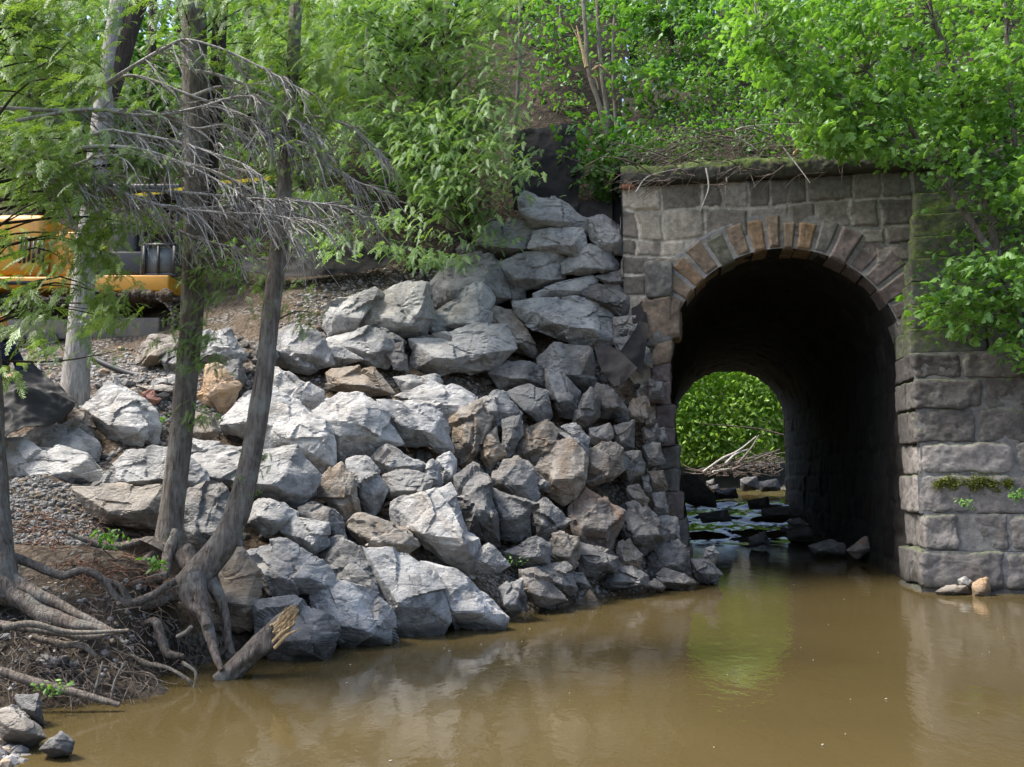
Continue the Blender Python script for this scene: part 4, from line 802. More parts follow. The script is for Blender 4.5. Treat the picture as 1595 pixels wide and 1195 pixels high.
limb('fork', '160,190 185,110 205,40 232,-40', [12.25, 12.3], [.09, .12, .11], M['bark_dark'], tA, 30, 12, .1)
ROOTS = [ # px path, depths, radii, parent, material
 ('20,868 90,893 130,886 165,905 195,938 235,928 275,905', [7.9, 8.3], [.05, .045, .04, .045, .04], tC, 'root'),
 ('290,918 262,925 238,938 205,940 188,915 150,900', [8.45, 8.1], [.13, .09, .06, .04, .02], tC, 'root'),
 ('300,900 318,950 325,985 332,1015 345,1045', [8.4, 7.95], [.14, .085, .07, .05, .03], tC, 'root'),
 ('292,915 300,945 318,960 322,975', [8.35, 8.1], [.10, .06, .06, .04], tC, 'root'),
 ('330,900 350,945 352,990 362,1020 375,1035', [8.55, 8.2], [.10, .05, .045, .035, .02], tC, 'root'),
 ('225,972 245,968 252,990 262,1015 286,1020', [8.2, 8.0], [.035, .05, .05, .05, .02], tC, 'root'),
 ('276,828 262,860 258,895 240,905 200,912 170,925', [8.95, 8.6, 8.3], [.08, .06, .05, .045, .03], tB, 'root'),
 ('255,850 225,842 180,850 135,842 110,835', [9.0, 8.8], [.11, .05, .045, .04, .02], tB, 'root'),
 ('285,858 300,880 320,905 345,930', [8.9, 8.6], [.13, .10, .07, .03], tB, 'root'),
 ('240,862 215,880 190,888 160,880', [8.9, 8.6], [.06, .045, .035, .02], tB, 'root'),
 ('0,905 30,928 60,955 110,972 150,978 178,985', [7.7, 7.5], [.16, .10, .09, .07, .05, .02], tD, 'root'),
 ('5,900 40,915 85,935 120,955 165,975 195,1000', [7.75, 7.5], [.12, .06, .05, .04, .03, .015], tD, 'root'),
 ('-30,960 20,975 70,980 120,988 165,985 200,982', [7.2, 7.3], [.03, .035, .04, .035, .03, .02], tD, 'root'),
 ('50,990 90,1002 130,1005 150,1020', [7.3, 7.3], [.03, .035, .03, .02], tD, 'root'),
 ('190,1012 225,1032 262,1040 290,1058 298,1075', [7.75, 7.7], [.012, .022, .022, .02, .008], tD, 'sapling'),
 ('298,1075 303,1050 296,1040 280,1032', [7.7, 7.7], [.006, .016, .014, .02], tC, 'sapling'),
]
for k, (s, Y, r, par, m) in enumerate(ROOTS): limb('root', s, Y, [x_ * .8 for x_ in r], M[m], par, 60, 14, .36, .07, k)
def fine_roots(par, poly, y0, y1, n, L, r, seed, down=.6, name='fine_roots', mat='root'):
    rg = np.random.default_rng(seed); mb = MB(); q = samp(PTS(poly), n, rg); p = ground_hit(q[:, 0], q[:, 1]) + np.array([0, -.06, .03])
    for a in p:
        th = rg.uniform(-2.6, .3); d = np.array([math.cos(th), math.sin(th) * .6 - .2, -down * rg.uniform(-.3, 1.2)]); d /= np.linalg.norm(d); l = L * rg.uniform(.4, 1.4)
        c = catmull([a, a + d * l * .35 + rg.normal(size=3) * l * .10, a + d * l * .7 + rg.normal(size=3) * l * .14, a + d * l + rg.normal(size=3) * l * .2 - np.array([0, 0, .2 * l])], 9); tube(mb, c, [r * rg.uniform(.5, 1.5), r * .2], 5, .5, .2, False)
    return mb.build(name, M[mat], par)
fine_roots(tD, '-20,900 190,940 290,1040 200,1090 60,1100 -20,1060', 0, 0, 330, .36, .006, 1, mat='brush')
fine_roots(tB, '40,790 250,830 250,920 60,900', 0, 0, 170, .38, .006, 2, .2, mat='root_red')
fine_roots(tC, '200,890 320,900 360,1040 230,1050', 0, 0, 80, .3, .007, 4, .9)
# sticks and the broken log
def stick(s, Y, r, lab, m='wood', nm='stick', cat='stick', grp='dead sticks on the rooty bank'):
    p = path_px(s, Y); c = catmull(p, 14); mb = MB(); tube(mb, c, r, 8, .5, .12, True, len(s)); o = mb.build(nm, M[m], None, True, c.mean(0)); return tag(o, lab, cat, grp)
stick('0,1045 60,1065 120,1080 186,1098', [6.85, 6.9], [.035, .04, .032, .02], 'thick brown stick pointing right and down to the water on the rooty bank', 'root')
stick('5,978 50,972 110,985 200,982', [7.0, 7.2], [.03, .028, .02, .012], 'long level stick with a paler bark crossing the big roots', 'sapling')
stick('145,1085 152,1060 160,1030', [7.1, 7.2], [.012, .01, .007], 'short upright pale stick in front of the undercut bank', 'sapling')
stick('172,1092 180,1058 196,1030', [7.1, 7.2], [.010, .009, .006], 'second upright pale stick just right of the short one', 'sapling')
stick('276,992 290,985 298,976', [7.9, 7.85], [.018, .02, .015], 'broken pale root stub poking up under the leaning tree', 'sapling')
lg = empty('broken_log', P(365, 1045, 7.9), 'broken log with a pale splintered end leaning out of the water', 'log')
p = path_px('342,1064 360,1048 388,1022 415,998 450,962', [8.0, 8.1]); c = catmull(p, 40); mb = MB(); tube(mb, c, [.085, .09, .095, .10, .085], 28, .5, .35, True, 4); mb.build('trunk', M['bark'], lg)
mb = MB(); e = P(447, 965, 8.0); 
for k in range(150):
    a = rng.uniform(0, 6.28); rr_ = .085 * math.sqrt(rng.uniform()); o_ = np.array([math.cos(a) * rr_ * .7, math.sin(a) * rr_ * .6, math.sin(a) * rr_]); d = np.array([.5, -.1, .55]) + rng.normal(size=3) * .12; l = rng.uniform(.01, .11); tube(mb, [e + o_ - d * .12, e + o_ + d * l * .6, e + o_ + d * l], [.012, .009, .002], 4, .5, .1, False)
mb.build('splintered_end', M['wood'], lg)
mb = MB(); tube(mb, path_px('428,1010 446,990 470,978', [7.85, 7.8]), [.02, .018, .003], 5, .5, .2, False); tube(mb, path_px('425,1000 440,985 458,972', [7.85, 7.8]), [.016, .016, .003], 5, .5, .2, False); mb.build('splinter', M['wood'], lg)
# dead, drooping, needle-less boughs
DB = [('150,140 205,105 262,72 292,62 350,78 420,112 480,145', [8.6, 8.3], tB), ('140,160 200,118 300,150 380,180 440,215 500,235', [8.8, 8.4], tB), ('0,168 90,172 180,172 240,176 300,200 350,195 400,210 470,200', [8.3, 8.6], tD),
      ('0,195 60,182 140,170 230,180 300,170 380,150 440,175 505,225', [8.2, 8.5], tD), ('90,232 160,205 200,208 260,218 330,238 390,262 430,300', [8.0, 8.0], tD), ('100,236 160,228 230,236 300,262 370,300 430,345 480,400', [7.9, 7.9], tD),
      ('0,225 60,240 130,262 200,292 290,300 380,308 450,312 540,322', [7.8, 8.1], tD), ('20,240 90,262 160,290 250,320 330,330 420,335 500,350', [7.8, 7.9], tD), ('180,330 240,320 300,325 360,320 430,312 505,318', [8.6, 8.3], tB), ('250,340 290,365 340,380 370,385', [8.8, 8.6], tB),
      ('440,250 470,258 520,262 560,285 610,300', [9.4, 9.8], tC), ('440,180 480,180 540,195 580,225 604,250', [9.5, 9.8], tC), ('430,300 480,315 540,322 580,340', [9.3, 9.6], tC), ('300,150 350,135 400,150 450,180 500,205', [9.0, 8.6], tB), ('290,255 340,270 400,300 450,330 520,345', [9.0, 8.4], tB), ('300,110 350,120 420,150 470,190 498,225', [9.0, 8.7], tB), ('0,255 40,270 100,262 150,245 200,240', [7.6, 7.6], tD)]
for k, (s, Y, par) in enumerate(DB):
    rg = np.random.default_rng(40 + k); c = catmull(path_px(s, Y), 50); L = np.linalg.norm(np.diff(c, axis=0), axis=1).sum(); mb = MB(); tube(mb, c, [.021, .016, .011, .004], 6, .5, .2, False)
    for j in range(int(L * 21)):
        t = rg.uniform(.12, 1) ** .85; i = int(t * 48); d = c[min(i + 2, 49)] - c[i]; d = d / np.linalg.norm(d); l = rg.uniform(.12, .62) * (1.15 - t * .5)
        v0 = d * rg.uniform(.4, 1.0) + np.array([0, rg.normal() * .45, rg.uniform(-.9, .15)]); v0 /= np.linalg.norm(v0)
        q = catmull([c[i], c[i] + v0 * l * .5 + rg.normal(size=3) * .03 * l, c[i] + v0 * l + np.array([0, 0, -.22 * l])], 7); tube(mb, q, [.0078, .0045], 3, .5, 0, False)
        for m in range(rg.integers(2, 6)):
            i2 = rg.integers(1, 6); v1 = v0 + rg.normal(size=3) * .55 + [0, 0, -.3]; l1 = l * rg.uniform(.15, .42); tube(mb, [q[i2], q[i2] + v1 * l1 * .5, q[i2] + v1 * l1 + [0, 0, -.1 * l1]], [.005, .0032], 3, .5, 0, False)
    mb.build('dead_branch', M['twig'], par)
# living cedar foliage: near left mass (tree D), tufts on the trunks, and the big tree above the rock heap
def crown(par, name, stem, specs, mat, seed, bark='bark_dark', frac=.35, **kw):
    rg = np.random.default_rng(seed); mb = MB(); bb = MB(); nb = 0
    for poly, y0, y1, n, gap, size, clump, spread in specs:
        p = targets(poly, y0, y1, n, gap, rg=rg); cedar_sprays(mb, p, size, rg, clump=clump, spread=spread, **kw)
        if stem is not None: connect(bb, stem, p, rg, .012, frac, .10); nb += 1
    mb.build(name, M[mat], par, False)
    if nb and bb.n > 28 * 14: bb.build('branches', M[bark], par)
crown(tD, 'foliage', cD, [('-40,-40 150,-40 165,60 150,110 175,150 80,175 -40,190', 7.4, 9.4, 105, .38, .26, 7, .18), ('-40,0 90,0 140,120 40,150 -40,130', 7.2, 9.0, 40, .3, .27, 7, .18), ('-40,190 120,180 170,215 90,240 -40,250', 7.3, 8.6, 34, .2, .30, 6, .15), ('-40,330 70,345 140,330 160,380 170,440 60,480 50,560 -40,590', 7.6, 8.8, 26, .25, .26, 6, .15),
                          ('20,235 110,235 180,262 150,310 90,340 20,300', 7.3, 8.3, 26, .2, .26, 6, .13), ('-40,440 60,460 150,475 130,520 60,560 20,600 -40,600', 7.8, 8.7, 26, .2, .24, 6, .14), ('195,230 250,240 300,268 290,285 240,262 190,250', 7.8, 8.2, 10, .0, .22, 7, .08), ('150,440 195,470 190,560 150,540 140,490', 8.6, 9.2, 12, .0, .22, 6, .10), ('150,290 240,300 250,360 235,440 170,400', 8.6, 9.4, 24, .2, .22, 6, .12), ('90,300 160,290 200,330 150,420 100,420', 8.2, 8.9, 26, .1, .24, 6, .12)], 'cedar_near', 61)
crown(tB, 'foliage', cB, [('262,470 320,470 345,560 330,600 300,560 268,580', 8.9, 9.15, 15, .0, .16, 7, .09), ('296,620 330,625 340,660 300,655', 9.0, 9.15, 5, 0, .14, 6, .06), ('285,380 330,370 350,440 330,480 280,440', 8.9, 9.2, 12, .1, .17, 6, .09), ('250,-40 460,-40 470,60 420,110 340,120 260,70', 8.6, 9.4, 34, .2, .26, 7, .18)], 'cedar_near', 62)
crown(tC, 'foliage', cC, [('360,380 480,360 500,440 470,480 430,520 400,470 350,430', 8.9, 9.4, 20, .1, .17, 6, .11), ('388,700 420,690 415,760 390,770 372,745', 8.65, 8.85, 7, 0, .12, 6, .05), ('455,480 490,470 500,500 460,520', 9.2, 9.4, 4, 0, .15, 6, .07), ('370,230 430,240 500,300 440,320', 9.3, 9.9, 12, .2, .2, 6, .1), ('400,-40 520,-40 540,90 500,250 440,330 410,200 400,60', 8.5, 9.6, 60, .2, .26, 7, .18)], 'cedar_near', 63)
tE = empty('cedar_tree', P(640, 400, 17.0), 'big drooping green cedar hanging over the top of the boulder heap', 'tree')
_, cE = limb('trunk', '640,420 650,330 655,220 662,100 668,-20 672,-240', [16.9, 17.1], [.13, .12, .11, .10, .08], M['bark_dark'], tE, 60, 12, .1)
_, cE2 = limb('trunk', '700,360 700,260 698,170 696,60 694,-60', [16.6, 16.8], [.07, .06, .055, .05], M['sapling'], tE, 60, 10, .1)
_, cE3 = limb('trunk', '735,380 712,290 690,235', [15.6, 16.2], [.05, .045, .04], M['bark_dark'], tE, 30, 10, .1)
crown(tE, 'foliage', np.vstack([cE, cE2, cE3]), [
  ('500,-40 800,-40 810,40 790,120 800,230 700,240 600,200 520,190 470,120 460,0', 15.2, 17.4, 400, .22, .34, 7, .24), ('600,150 790,150 815,250 795,330 805,385 740,370 690,330 620,250', 14.2, 16.6, 210, .30, .26, 7, .22),
  ('600,200 700,200 720,330 660,330 610,280', 14.6, 16, 60, .3, .30, 7, .18), ('560,290 650,300 690,360 760,370 820,350 822,375 700,420 600,400 500,400 520,350', 13.6, 15.2, 60, .35, .26, 6, .16), ('500,100 620,150 640,210 560,250 500,200', 15, 17, 60, .35, .30, 7, .2), ('640,380 700,385 690,420 650,430', 13.6, 14.2, 8, 0, .22, 6, .12), ('420,180 520,210 540,330 480,380 430,330', 15.6, 17.2, 60, .35, .3, 7, .2)], 'cedar', 64, frac=.3)
# cedars standing farther up the bank behind the dead boughs
for k, (base, top, Y, polys, lab) in enumerate([
   ('470,400 465,250 470,100 480,-120', .10, 18.5, [('400,-40 560,-40 560,120 480,200 400,120', 17.5, 19.5, 110, .2, .42, 7, .3)], 'dark cedar on the slope left of the big drooping one'),
   ('232,440 240,300 236,150 240,-100', .11, 19.5, [('175,60 290,60 320,200 290,330 180,300', 18.5, 20.5, 90, .4, .4, 7, .3)], 'cedar behind the excavator seen between the pale trunk and the straight cedar'),
   ('60,420 60,300 56,150 50,-100', .12, 18.5, [('-40,-40 160,-40 190,160 150,330 -40,320', 17.5, 19.5, 170, .15, .45, 7, .3)], 'shaded cedar filling the left behind the excavator'),
   ('385,430 390,300 384,150 390,-100', .10, 20.0, [('330,-40 430,-40 430,160 400,330 330,330', 19, 21, 100, .3, .42, 7, .3)], 'cedar on the slope behind the two foreground trunks')]):
    t = empty('cedar_tree', path_px(base, [Y, Y])[0], lab, 'tree', 'cedars up the slope'); _, c = limb('trunk', base, [Y, Y + .2], [top * 1.2, top, top * .8], M['bark_dark'], t, 40, 10, .1)
    crown(t, 'foliage', c, polys, 'cedar', 80 + k, frac=.25)
# ---------------------------------------------------------------- broad-leaved trees and shrubs
def broad(name, lab, cat, stems, specs, mat, seed, bark='sapling', tpl=LM, grp=None, frac=.6):
    rg = np.random.default_rng(seed); p0 = path_px(stems[0][0], stems[0][1])[0]; t = empty(name, p0, lab, cat, grp); al = []
    for k, (s, Y, r) in enumerate(stems): _, c = limb('trunk' if k == 0 or r[0] > .04 else 'branch', s, Y, r, M[bark], t, 46, 9, .12, .03, k); al.append(c)
    st = np.vstack(al); mb = MB(); bb = MB()
    for poly, y0, y1, n, gap, size, clump, spread in specs:
        p = targets(poly, y0, y1, n, gap, rg=rg); leaf_cloud(mb, tpl, p, size, rg, clump, spread); connect(bb, st, p, rg, .010, frac, .06)
    mb.build('foliage', M[mat], t, False)
    if bb.n > 28 * 14: bb.build('branches', M[bark], t)
    return t
broad('maple_tree', 'bright green maple leaning over the right end of the culvert', 'tree',
  [('1640,700 1600,560 1567,445 1525,365 1450,253 1400,170 1350,110', [13.6, 13.2, 13.0], [.09, .075, .06, .045, .03, .015]), ('1630,640 1560,420 1510,200 1487,108 1454,30 1440,-60', [13.7, 13.3, 13.0], [.07, .055, .045, .035, .02]), ('1640,620 1590,300 1575,150 1560,-60', [13.8, 13.6], [.06, .05, .04, .03]), ('1450,253 1380,210 1300,140 1230,95 1180,50', [13.0, 12.8], [.025, .018, .012, .006]), ('1400,170 1330,160 1290,150 1190,180', [12.9, 12.9], [.016, .01, .005])],
  [('1150,-40 1640,-40 1640,120 1480,240 1300,235 1250,190 1180,140 1120,60', 12.4, 14.6, 560, .16, .125, 9, .17), ('1230,90 1450,120 1500,230 1420,250 1300,240 1250,215', 12.4, 13.6, 130, .2, .125, 9, .15), ('1480,100 1640,80 1640,330 1560,330 1480,240', 12.4, 14.2, 190, .2, .125, 9, .16), ('1430,250 1640,240 1640,420 1500,380', 12.8, 14.2, 80, .45, .11, 8, .15),
   ('1440,430 1500,410 1640,420 1640,540 1540,545 1480,520 1430,500', 12.4, 13.6, 90, .15, .125, 9, .15), ('1490,400 1620,380 1640,460 1540,470', 12.2, 13.2, 40, .1, .13, 9, .13), ('1540,520 1640,500 1640,600 1580,560', 12.6, 13.4, 12, .1, .12, 9, .14)], 'maple', 101, 'bark')
broad('maple_tree', 'broken pale sapling with torn splinters standing above the culvert shoulder', 'tree',
  [('955,300 950,230 935,170 917,110 912,40 905,-40', [17.6, 17.6], [.07, .06, .05, .045, .04]), ('950,290 948,200 938,120 932,40 930,-60', [17.9, 17.9], [.05, .05, .045, .04]), ('968,300 960,200 955,100 960,-40', [18.1, 18.2], [.04, .035, .03])],
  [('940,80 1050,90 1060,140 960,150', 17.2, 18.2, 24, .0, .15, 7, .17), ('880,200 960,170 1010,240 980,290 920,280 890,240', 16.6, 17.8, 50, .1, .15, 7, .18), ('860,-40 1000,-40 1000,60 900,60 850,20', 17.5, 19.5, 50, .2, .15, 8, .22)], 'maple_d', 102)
t = [o for o in D.objects if o.get('label', '').startswith('broken pale sapling')][0]
for s, r in [('914,105 905,70 898,40', [.05, .03, .01]), ('922,110 935,103 950,116', [.03, .03, .008]), ('920,118 928,125 932,140', [.03, .02, .006]), ('905,75 900,60 888,35', [.02, .012, .004])]: limb('torn_splinter', s, [17.4, 17.4], r, M['wood'], t, 12, 6, .2)
broad('slender_tree', 'thin bare pale trunk rising left of the black silt fence', 'tree', [('796,300 799,230 806,150 810,60 808,-40', [17.4, 17.6], [.055, .05, .045, .035, .03]), ('808,70 818,40 824,20', [17.5, 17.5], [.02, .015, .01]), ('808,80 800,50 795,35', [17.5, 17.5], [.015, .01, .006])], [('812,100 870,85 880,130 830,150', 17.3, 18.2, 14, .2, .11, 7, .16), ('770,10 850,-20 850,40 780,45', 17.3, 18.2, 14, 0, .12, 7, .18)], 'maple_d', 103)
SHR = [('1000,205 1120,200 1130,250 1010,262', 16.0, 16.9, 34, 'low bush growing straight out of the coping edge over the left of the arch', .10), ('1130,190 1260,185 1260,232 1140,238', 16.2, 17.0, 34, 'low bush right above the crown of the arch', .10), ('1270,190 1430,190 1440,240 1280,242', 15.8, 16.6, 44, 'low bush along the right end of the coping', .10),
 ('915,262 945,215 1000,225 1035,270 1010,300 960,305 905,295', 16.3, 17.0, 80, 'leafy green bush growing at the left shoulder of the culvert coping', .12), ('1010,170 1090,150 1120,230 1060,270 1000,250', 17.0, 18.6, 70, 'bush with small leaves above the dead brush over the arch', .11),
       ('1060,200 1160,170 1180,240 1120,250', 16.8, 17.6, 46, 'light bush behind the dead brush over the arch', .09), ('960,100 1040,90 1060,160 980,170', 18.5, 19.5, 40, 'bush halfway up the embankment right of the broken sapling', .15), ('1050,20 1160,10 1170,110 1070,120', 19.5, 21, 60, 'shaded bush high on the embankment left of the maple crown', .15),
       ('820,120 900,110 900,170 830,180', 18.6, 19.6, 22, 'sparse low bush in the dark soil above the black silt fence', .11), ('980,-30 1080,-30 1080,60 990,60', 20.5, 22, 60, 'dense bush at the top of the embankment behind the broken sapling', .17), ('840,30 900,40 910,100 850,90', 19.5, 20.5, 26, 'bush between the slender trunk and the broken sapling', .14), ('1160,100 1240,90 1250,180 1180,180', 17.5, 18.8, 44, 'bush behind the left tips of the maple crown', .13),
       ('1060,110 1150,100 1160,180 1070,170', 18.2, 19.2, 44, 'mid slope bush straight above the dead brush', .12), ('560,230 640,220 660,300 570,310', 17.8, 18.8, 26, 'low bush under the big drooping cedar', .12), ('330,380 380,370 400,420 340,440', 16.8, 17.4, 12, 'low plant behind the straight cedar trunk', .12),
       ('1440,285 1600,280 1600,400 1450,400', 14.2, 14.6, 40, 'ferny plants growing on the upper mossy steps of the wing wall', .085), ('1430,400 1560,400 1580,520 1440,500', 13.9, 14.3, 40, 'leafy plants sprouting from the lower mossy steps of the wing wall', .09), ('1450,60 1600,60 1600,250 1450,250', 15.6, 17, 90, 'shaded bush behind the maple above the wing wall', .15), ('1250,60 1450,60 1450,200 1270,200', 16.6, 18.5, 110, 'dark bush on the slope hidden behind the maple crown', .15), ('1230,-60 1600,-60 1600,60 1230,60', 19.5, 22, 130, 'dense bushes at the embankment top behind the maple', .18)]
for k, (poly, y0, y1, n, lab, sz) in enumerate(SHR):
    q = PTS(poly); cx = q[:, 0].mean(); by = q[:, 1].max(); Y = (y0 + y1) / 2; st = [(f'{cx},{by + 12} {cx + (-1) ** k * 6},{by - 12} {cx - 4},{q[:, 1].mean()}', [Y, Y], [.02, .014, .008]), (f'{cx + 4},{by + 12} {cx + 18},{by - 20} {cx + 30},{q[:, 1].mean()}', [Y, Y], [.016, .01, .006])]
    broad('shrub', lab, 'shrub', st, [(poly, y0, y1, n, .15, sz, 9, .17)], 'maple_d' if k % 3 else 'under', 200 + k, 'brush', LM if k % 2 else LO, 'bushes on the embankment', .8)
# undergrowth nobody could count
def undergrowth(name, lab, n, gen, size, mat, seed, tpl=LO, spread=.2, clump=6, gap=.35):
    rg = np.random.default_rng(seed); p = gen(n, rg); k = fbm(p, .55, seed, 3); p = p[k > np.quantile(k, gap)]; mb = MB(); leaf_cloud(mb, tpl, p, size, rg, clump, spread, .6); return tag(mb.build(name, M[mat], None, False), lab, 'undergrowth', None, 'stuff')
def on_hill(n, rg):
    u = rg.uniform(UL - .3, 11, n); s = rg.uniform(.5, 11.5, n) ; p = W(u, hz(s, u) + rg.uniform(.0, .5, n), s); return p
def on_left(n, rg):
    x = rg.uniform(-15, 1.2, n); y = rg.uniform(17.5, 29, n); return np.stack([x, y, bil(x, y) + rg.uniform(0, .6, n)], -1)
undergrowth('undergrowth', 'low green seedlings scattered over the dark embankment soil', 5600, on_hill, .10, 'under', 31, LO, .22, 7, .25)
undergrowth('undergrowth', 'low greenery on the slope behind the excavator and cedars', 2400, on_left, .11, 'under', 32, LO, .25, 7, .35)
def top_left(n, rg): q = samp(PTS('-60,-60 205,-60 205,20 235,34 275,24 280,-60 860,-60 860,60 700,150 400,180 -60,200'), n, rg); return P(q[:, 0], q[:, 1], rg.uniform(22, 27, n))
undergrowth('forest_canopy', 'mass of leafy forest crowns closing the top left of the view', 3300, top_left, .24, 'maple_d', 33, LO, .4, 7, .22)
def top_right(n, rg): q = samp(PTS('820,-60 1660,-60 1660,40 1200,60 820,70'), n, rg); return P(q[:, 0], q[:, 1], rg.uniform(24, 28, n))
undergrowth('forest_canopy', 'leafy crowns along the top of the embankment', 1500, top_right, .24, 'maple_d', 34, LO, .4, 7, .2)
for k, (s, Y, r, lab, m) in enumerate([('420,420 415,250 425,80 425,-60', 22, .09, 'pale distant trunk between the leaning trunk and the big cedar', 'bark_pale'), ('520,400 516,250 520,100 518,-60', 22, .07, 'thin distant trunk left of the big cedar', 'sapling'), ('200,430 204,280 200,120 210,-60', 23, .10, 'distant trunk right of the pale barked tree', 'bark_dark'),
        ('280,440 274,300 280,150 276,-60', 23, .09, 'distant trunk hidden behind the straight cedar', 'bark_dark'), ('575,380 578,250 570,120 575,-60', 21, .06, 'slim trunk behind the left side of the big cedar', 'sapling'), ('20,430 24,280 18,120 22,-60', 22, .12, 'distant trunk at the far left', 'bark_dark'), ('1040,150 1046,60 1040,-60', 22, .08, 'trunk high on the embankment above the arch', 'bark_dark'), ('1130,120 1124,40 1130,-60', 22.5, .07, 'slim trunk left of the maple crown top', 'bark_dark'), ('880,140 872,50 880,-60', 21.5, .06, 'slim trunk left of the broken sapling', 'sapling')]):
    t = empty('forest_tree', path_px(s, [Y, Y])[0], lab, 'tree', 'trees farther up the slope'); _, c = limb('trunk', s, [Y, Y], [r, r * .8, r * .6], M[m], t, 30, 9, .08); mb = MB(); rgk = np.random.default_rng(k); bb = MB()
    q = targets(' '.join(f'{a},{b}' for a, b in [(c_[0], c_[1]) for c_ in [(PTS(s)[-1][0] - 60, -60), (PTS(s)[-1][0] + 60, -60), (PTS(s)[-1][0] + 50, 60), (PTS(s)[-1][0] - 50, 60)]]), Y - .8, Y + .8, 22, .1, rg=rgk); leaf_cloud(mb, LO, q, .17, rgk, 8, .25); connect(bb, c, q, rgk, .012, .7); mb.build('foliage', M['maple_d'], t, False); bb.build('branches', M['bark_dark'], t)
# dead brush lying over the coping
br_ = MB(); rg = np.random.default_rng(77)
for k in range(170):
    q = samp(PTS('985,240 1080,215 1180,195 1260,225 1420,215 1430,255 1200,275 1000,290'), 1, rg)[0]; Y = rg.uniform(15.0, 16.6); a = P(q[0], q[1], Y); th = rg.uniform(2.2, 4.4); L = rg.uniform(.3, 1.3); d = np.array([math.cos(th), -.25 + rg.normal() * .3, rg.uniform(-.45, .25)])
    c = catmull([a, a + d * L * .35 + rg.normal(size=3) * .06, a + d * L * .7 + rg.normal(size=3) * .1, a + d * L + [0, 0, -.12 * L]], 10); tube(br_, c, [rg.uniform(.006, .02), .003], 4, .5, .1, False)
    for m in range(rg.integers(2, 6)):
        i = rg.integers(2, 9); d2 = d + rg.normal(size=3) * .7 + [0, -.1, -.4]; l = L * rg.uniform(.15, .45); tube(br_, [c[i], c[i] + d2 * l * .5, c[i] + d2 * l], [.005, .002], 3, .5, 0, False)
tag(br_.build('dead_brush', M['brush'], None), 'tangle of grey dead brushwood draped over the mossy coping above the arch', 'brush', None, 'stuff')
for k, (s, Y, r, lab) in enumerate([('1100,262 1104,290 1098,310 1090,330', [14.9, 14.9], [.016, .012, .006, .003], 'pale bare twig dangling down the stone face left of the arch crown'), ('1180,235 1150,200 1300,190', [15.2, 15.2], [.01, .012, .004], 'pale branch sticking out above the coping'), ('990,300 1010,275 1060,262', [15.2, 15.4], [.014, .01, .006], 'bare branch resting on the left end of the coping'), ('1220,230 1245,262 1262,285', [15, 14.8], [.012, .01, .004], 'forked twig hanging over the coping above the keystones')]):
    stick(s, Y, r, lab, 'twig', 'hanging_twig', 'twig', 'bare twigs hanging over the coping')
# curled strip of pale wood on the coping
c = P(1246, 240, 15.3); th = np.linspace(.2, 3.3, 16); mb = MB(); tube(mb, c + np.stack([np.cos(th) * .10, 0 * th, np.sin(th) * .075], -1), [.018, .028, .022], 7, .5, .15, True); tag(mb.build('wood_curl', M['wood'], None, True, c), 'small curled piece of fresh yellow wood on top of the coping', 'wood')
# ---------------------------------------------------------------- geotextile
def cloth(name, corners, nx, ny, wav, mat, lab, seed=0, freq=2.5, thick=.012, grp='black geotextile fabric', dirv=(0, -1, .3)):
    c = np.array(corners); u = np.linspace(0, 1, nx); v = np.linspace(0, 1, ny); cols = [catmull(c[i], ny) for i in range(len(c))]; g = np.stack([catmull(np.array([cc[j] for cc in cols]), nx) for j in range(ny)])
    d = np.array(dirv, float); d /= np.linalg.norm(d); ridg = 1 - 2 * np.abs(vn(g, freq, seed) - .5); g = g + d * ((ridg - .5) * wav + (fbm(g, freq * 2.5, seed + 4, 3) - .5) * wav * .6)[..., None]
    f = grid_faces(ny, nx); n_ = nx * ny; mb = MB(); gf = g.reshape(-1, 3); mb.add(np.vstack([gf, gf - d * thick]), np.vstack([f, f[:, ::-1] + n_]))
    return tag(mb.build(name, M[mat], None, True, gf.mean(0)), lab, 'fabric', grp)
def PP(*a): return [P(x, y, Y) for x, y, Y in a]
cloth('fabric_sheet', [PP((800, 208, 17.5), (796, 260, 17.2), (800, 330, 17.0)), PP((845, 200, 17.4), (842, 260, 17.1), (845, 325, 16.9)), PP((912, 192, 17.2), (905, 260, 17.0), (900, 330, 16.7))], 60, 60, .13, 'fabric', 'black silt fence fabric standing behind the top of the boulder heap', 1, 2.2)
cloth('fabric_sheet', [PP((895, 318, 16.9), (895, 345, 16.7)), PP((940, 312, 16.7), (940, 345, 16.5)), PP((976, 318, 16.4), (978, 350, 16.2))], 40, 24, .10, 'fabric', 'black fabric tucked down beside the end of the coping', 2)
cloth('fabric_sheet', [PP((380, 402, 17.0), (380, 425, 16.6)), PP((470, 396, 16.9), (475, 432, 16.4)), PP((560, 372, 17.0), (570, 420, 16.6)), PP((640, 372, 17.1), (650, 395, 16.9))], 80, 26, .14, 'fabric', 'long dark fabric strip on the soil above the rock heap', 3)
cloth('fabric_sheet', [PP((925, 540, 14.35), (936, 575, 14.2), (957, 602, 14.1)), PP((948, 540, 14.4), (960, 570, 14.2), (968, 598, 14.1)), PP((962, 545, 14.4), (980, 562, 14.2), (993, 574, 14.1))], 40, 40, .05, 'fabric', 'grey-black fabric flap hanging in a point among the rocks beside the culvert', 4, 3)
cloth('fabric_sheet', [PP((984, 400, 16.4), (983, 470, 16.1), (985, 505, 15.7)), PP((1000, 395, 16.3), (1002, 460, 16.0), (1010, 510, 15.7))], 24, 44, .08, 'fabric', 'torn black fabric in the gap between the heap and the culvert wall', 5, 3)
cloth('fabric_sheet', [PP((995, 500, 15.4), (985, 520, 15.1), (962, 552, 14.9)), PP((1010, 505, 15.3), (1006, 540, 15.1), (1000, 585, 14.9))], 24, 30, .08, 'fabric', 'torn black fabric over a dark boulder below the gap', 6, 3)
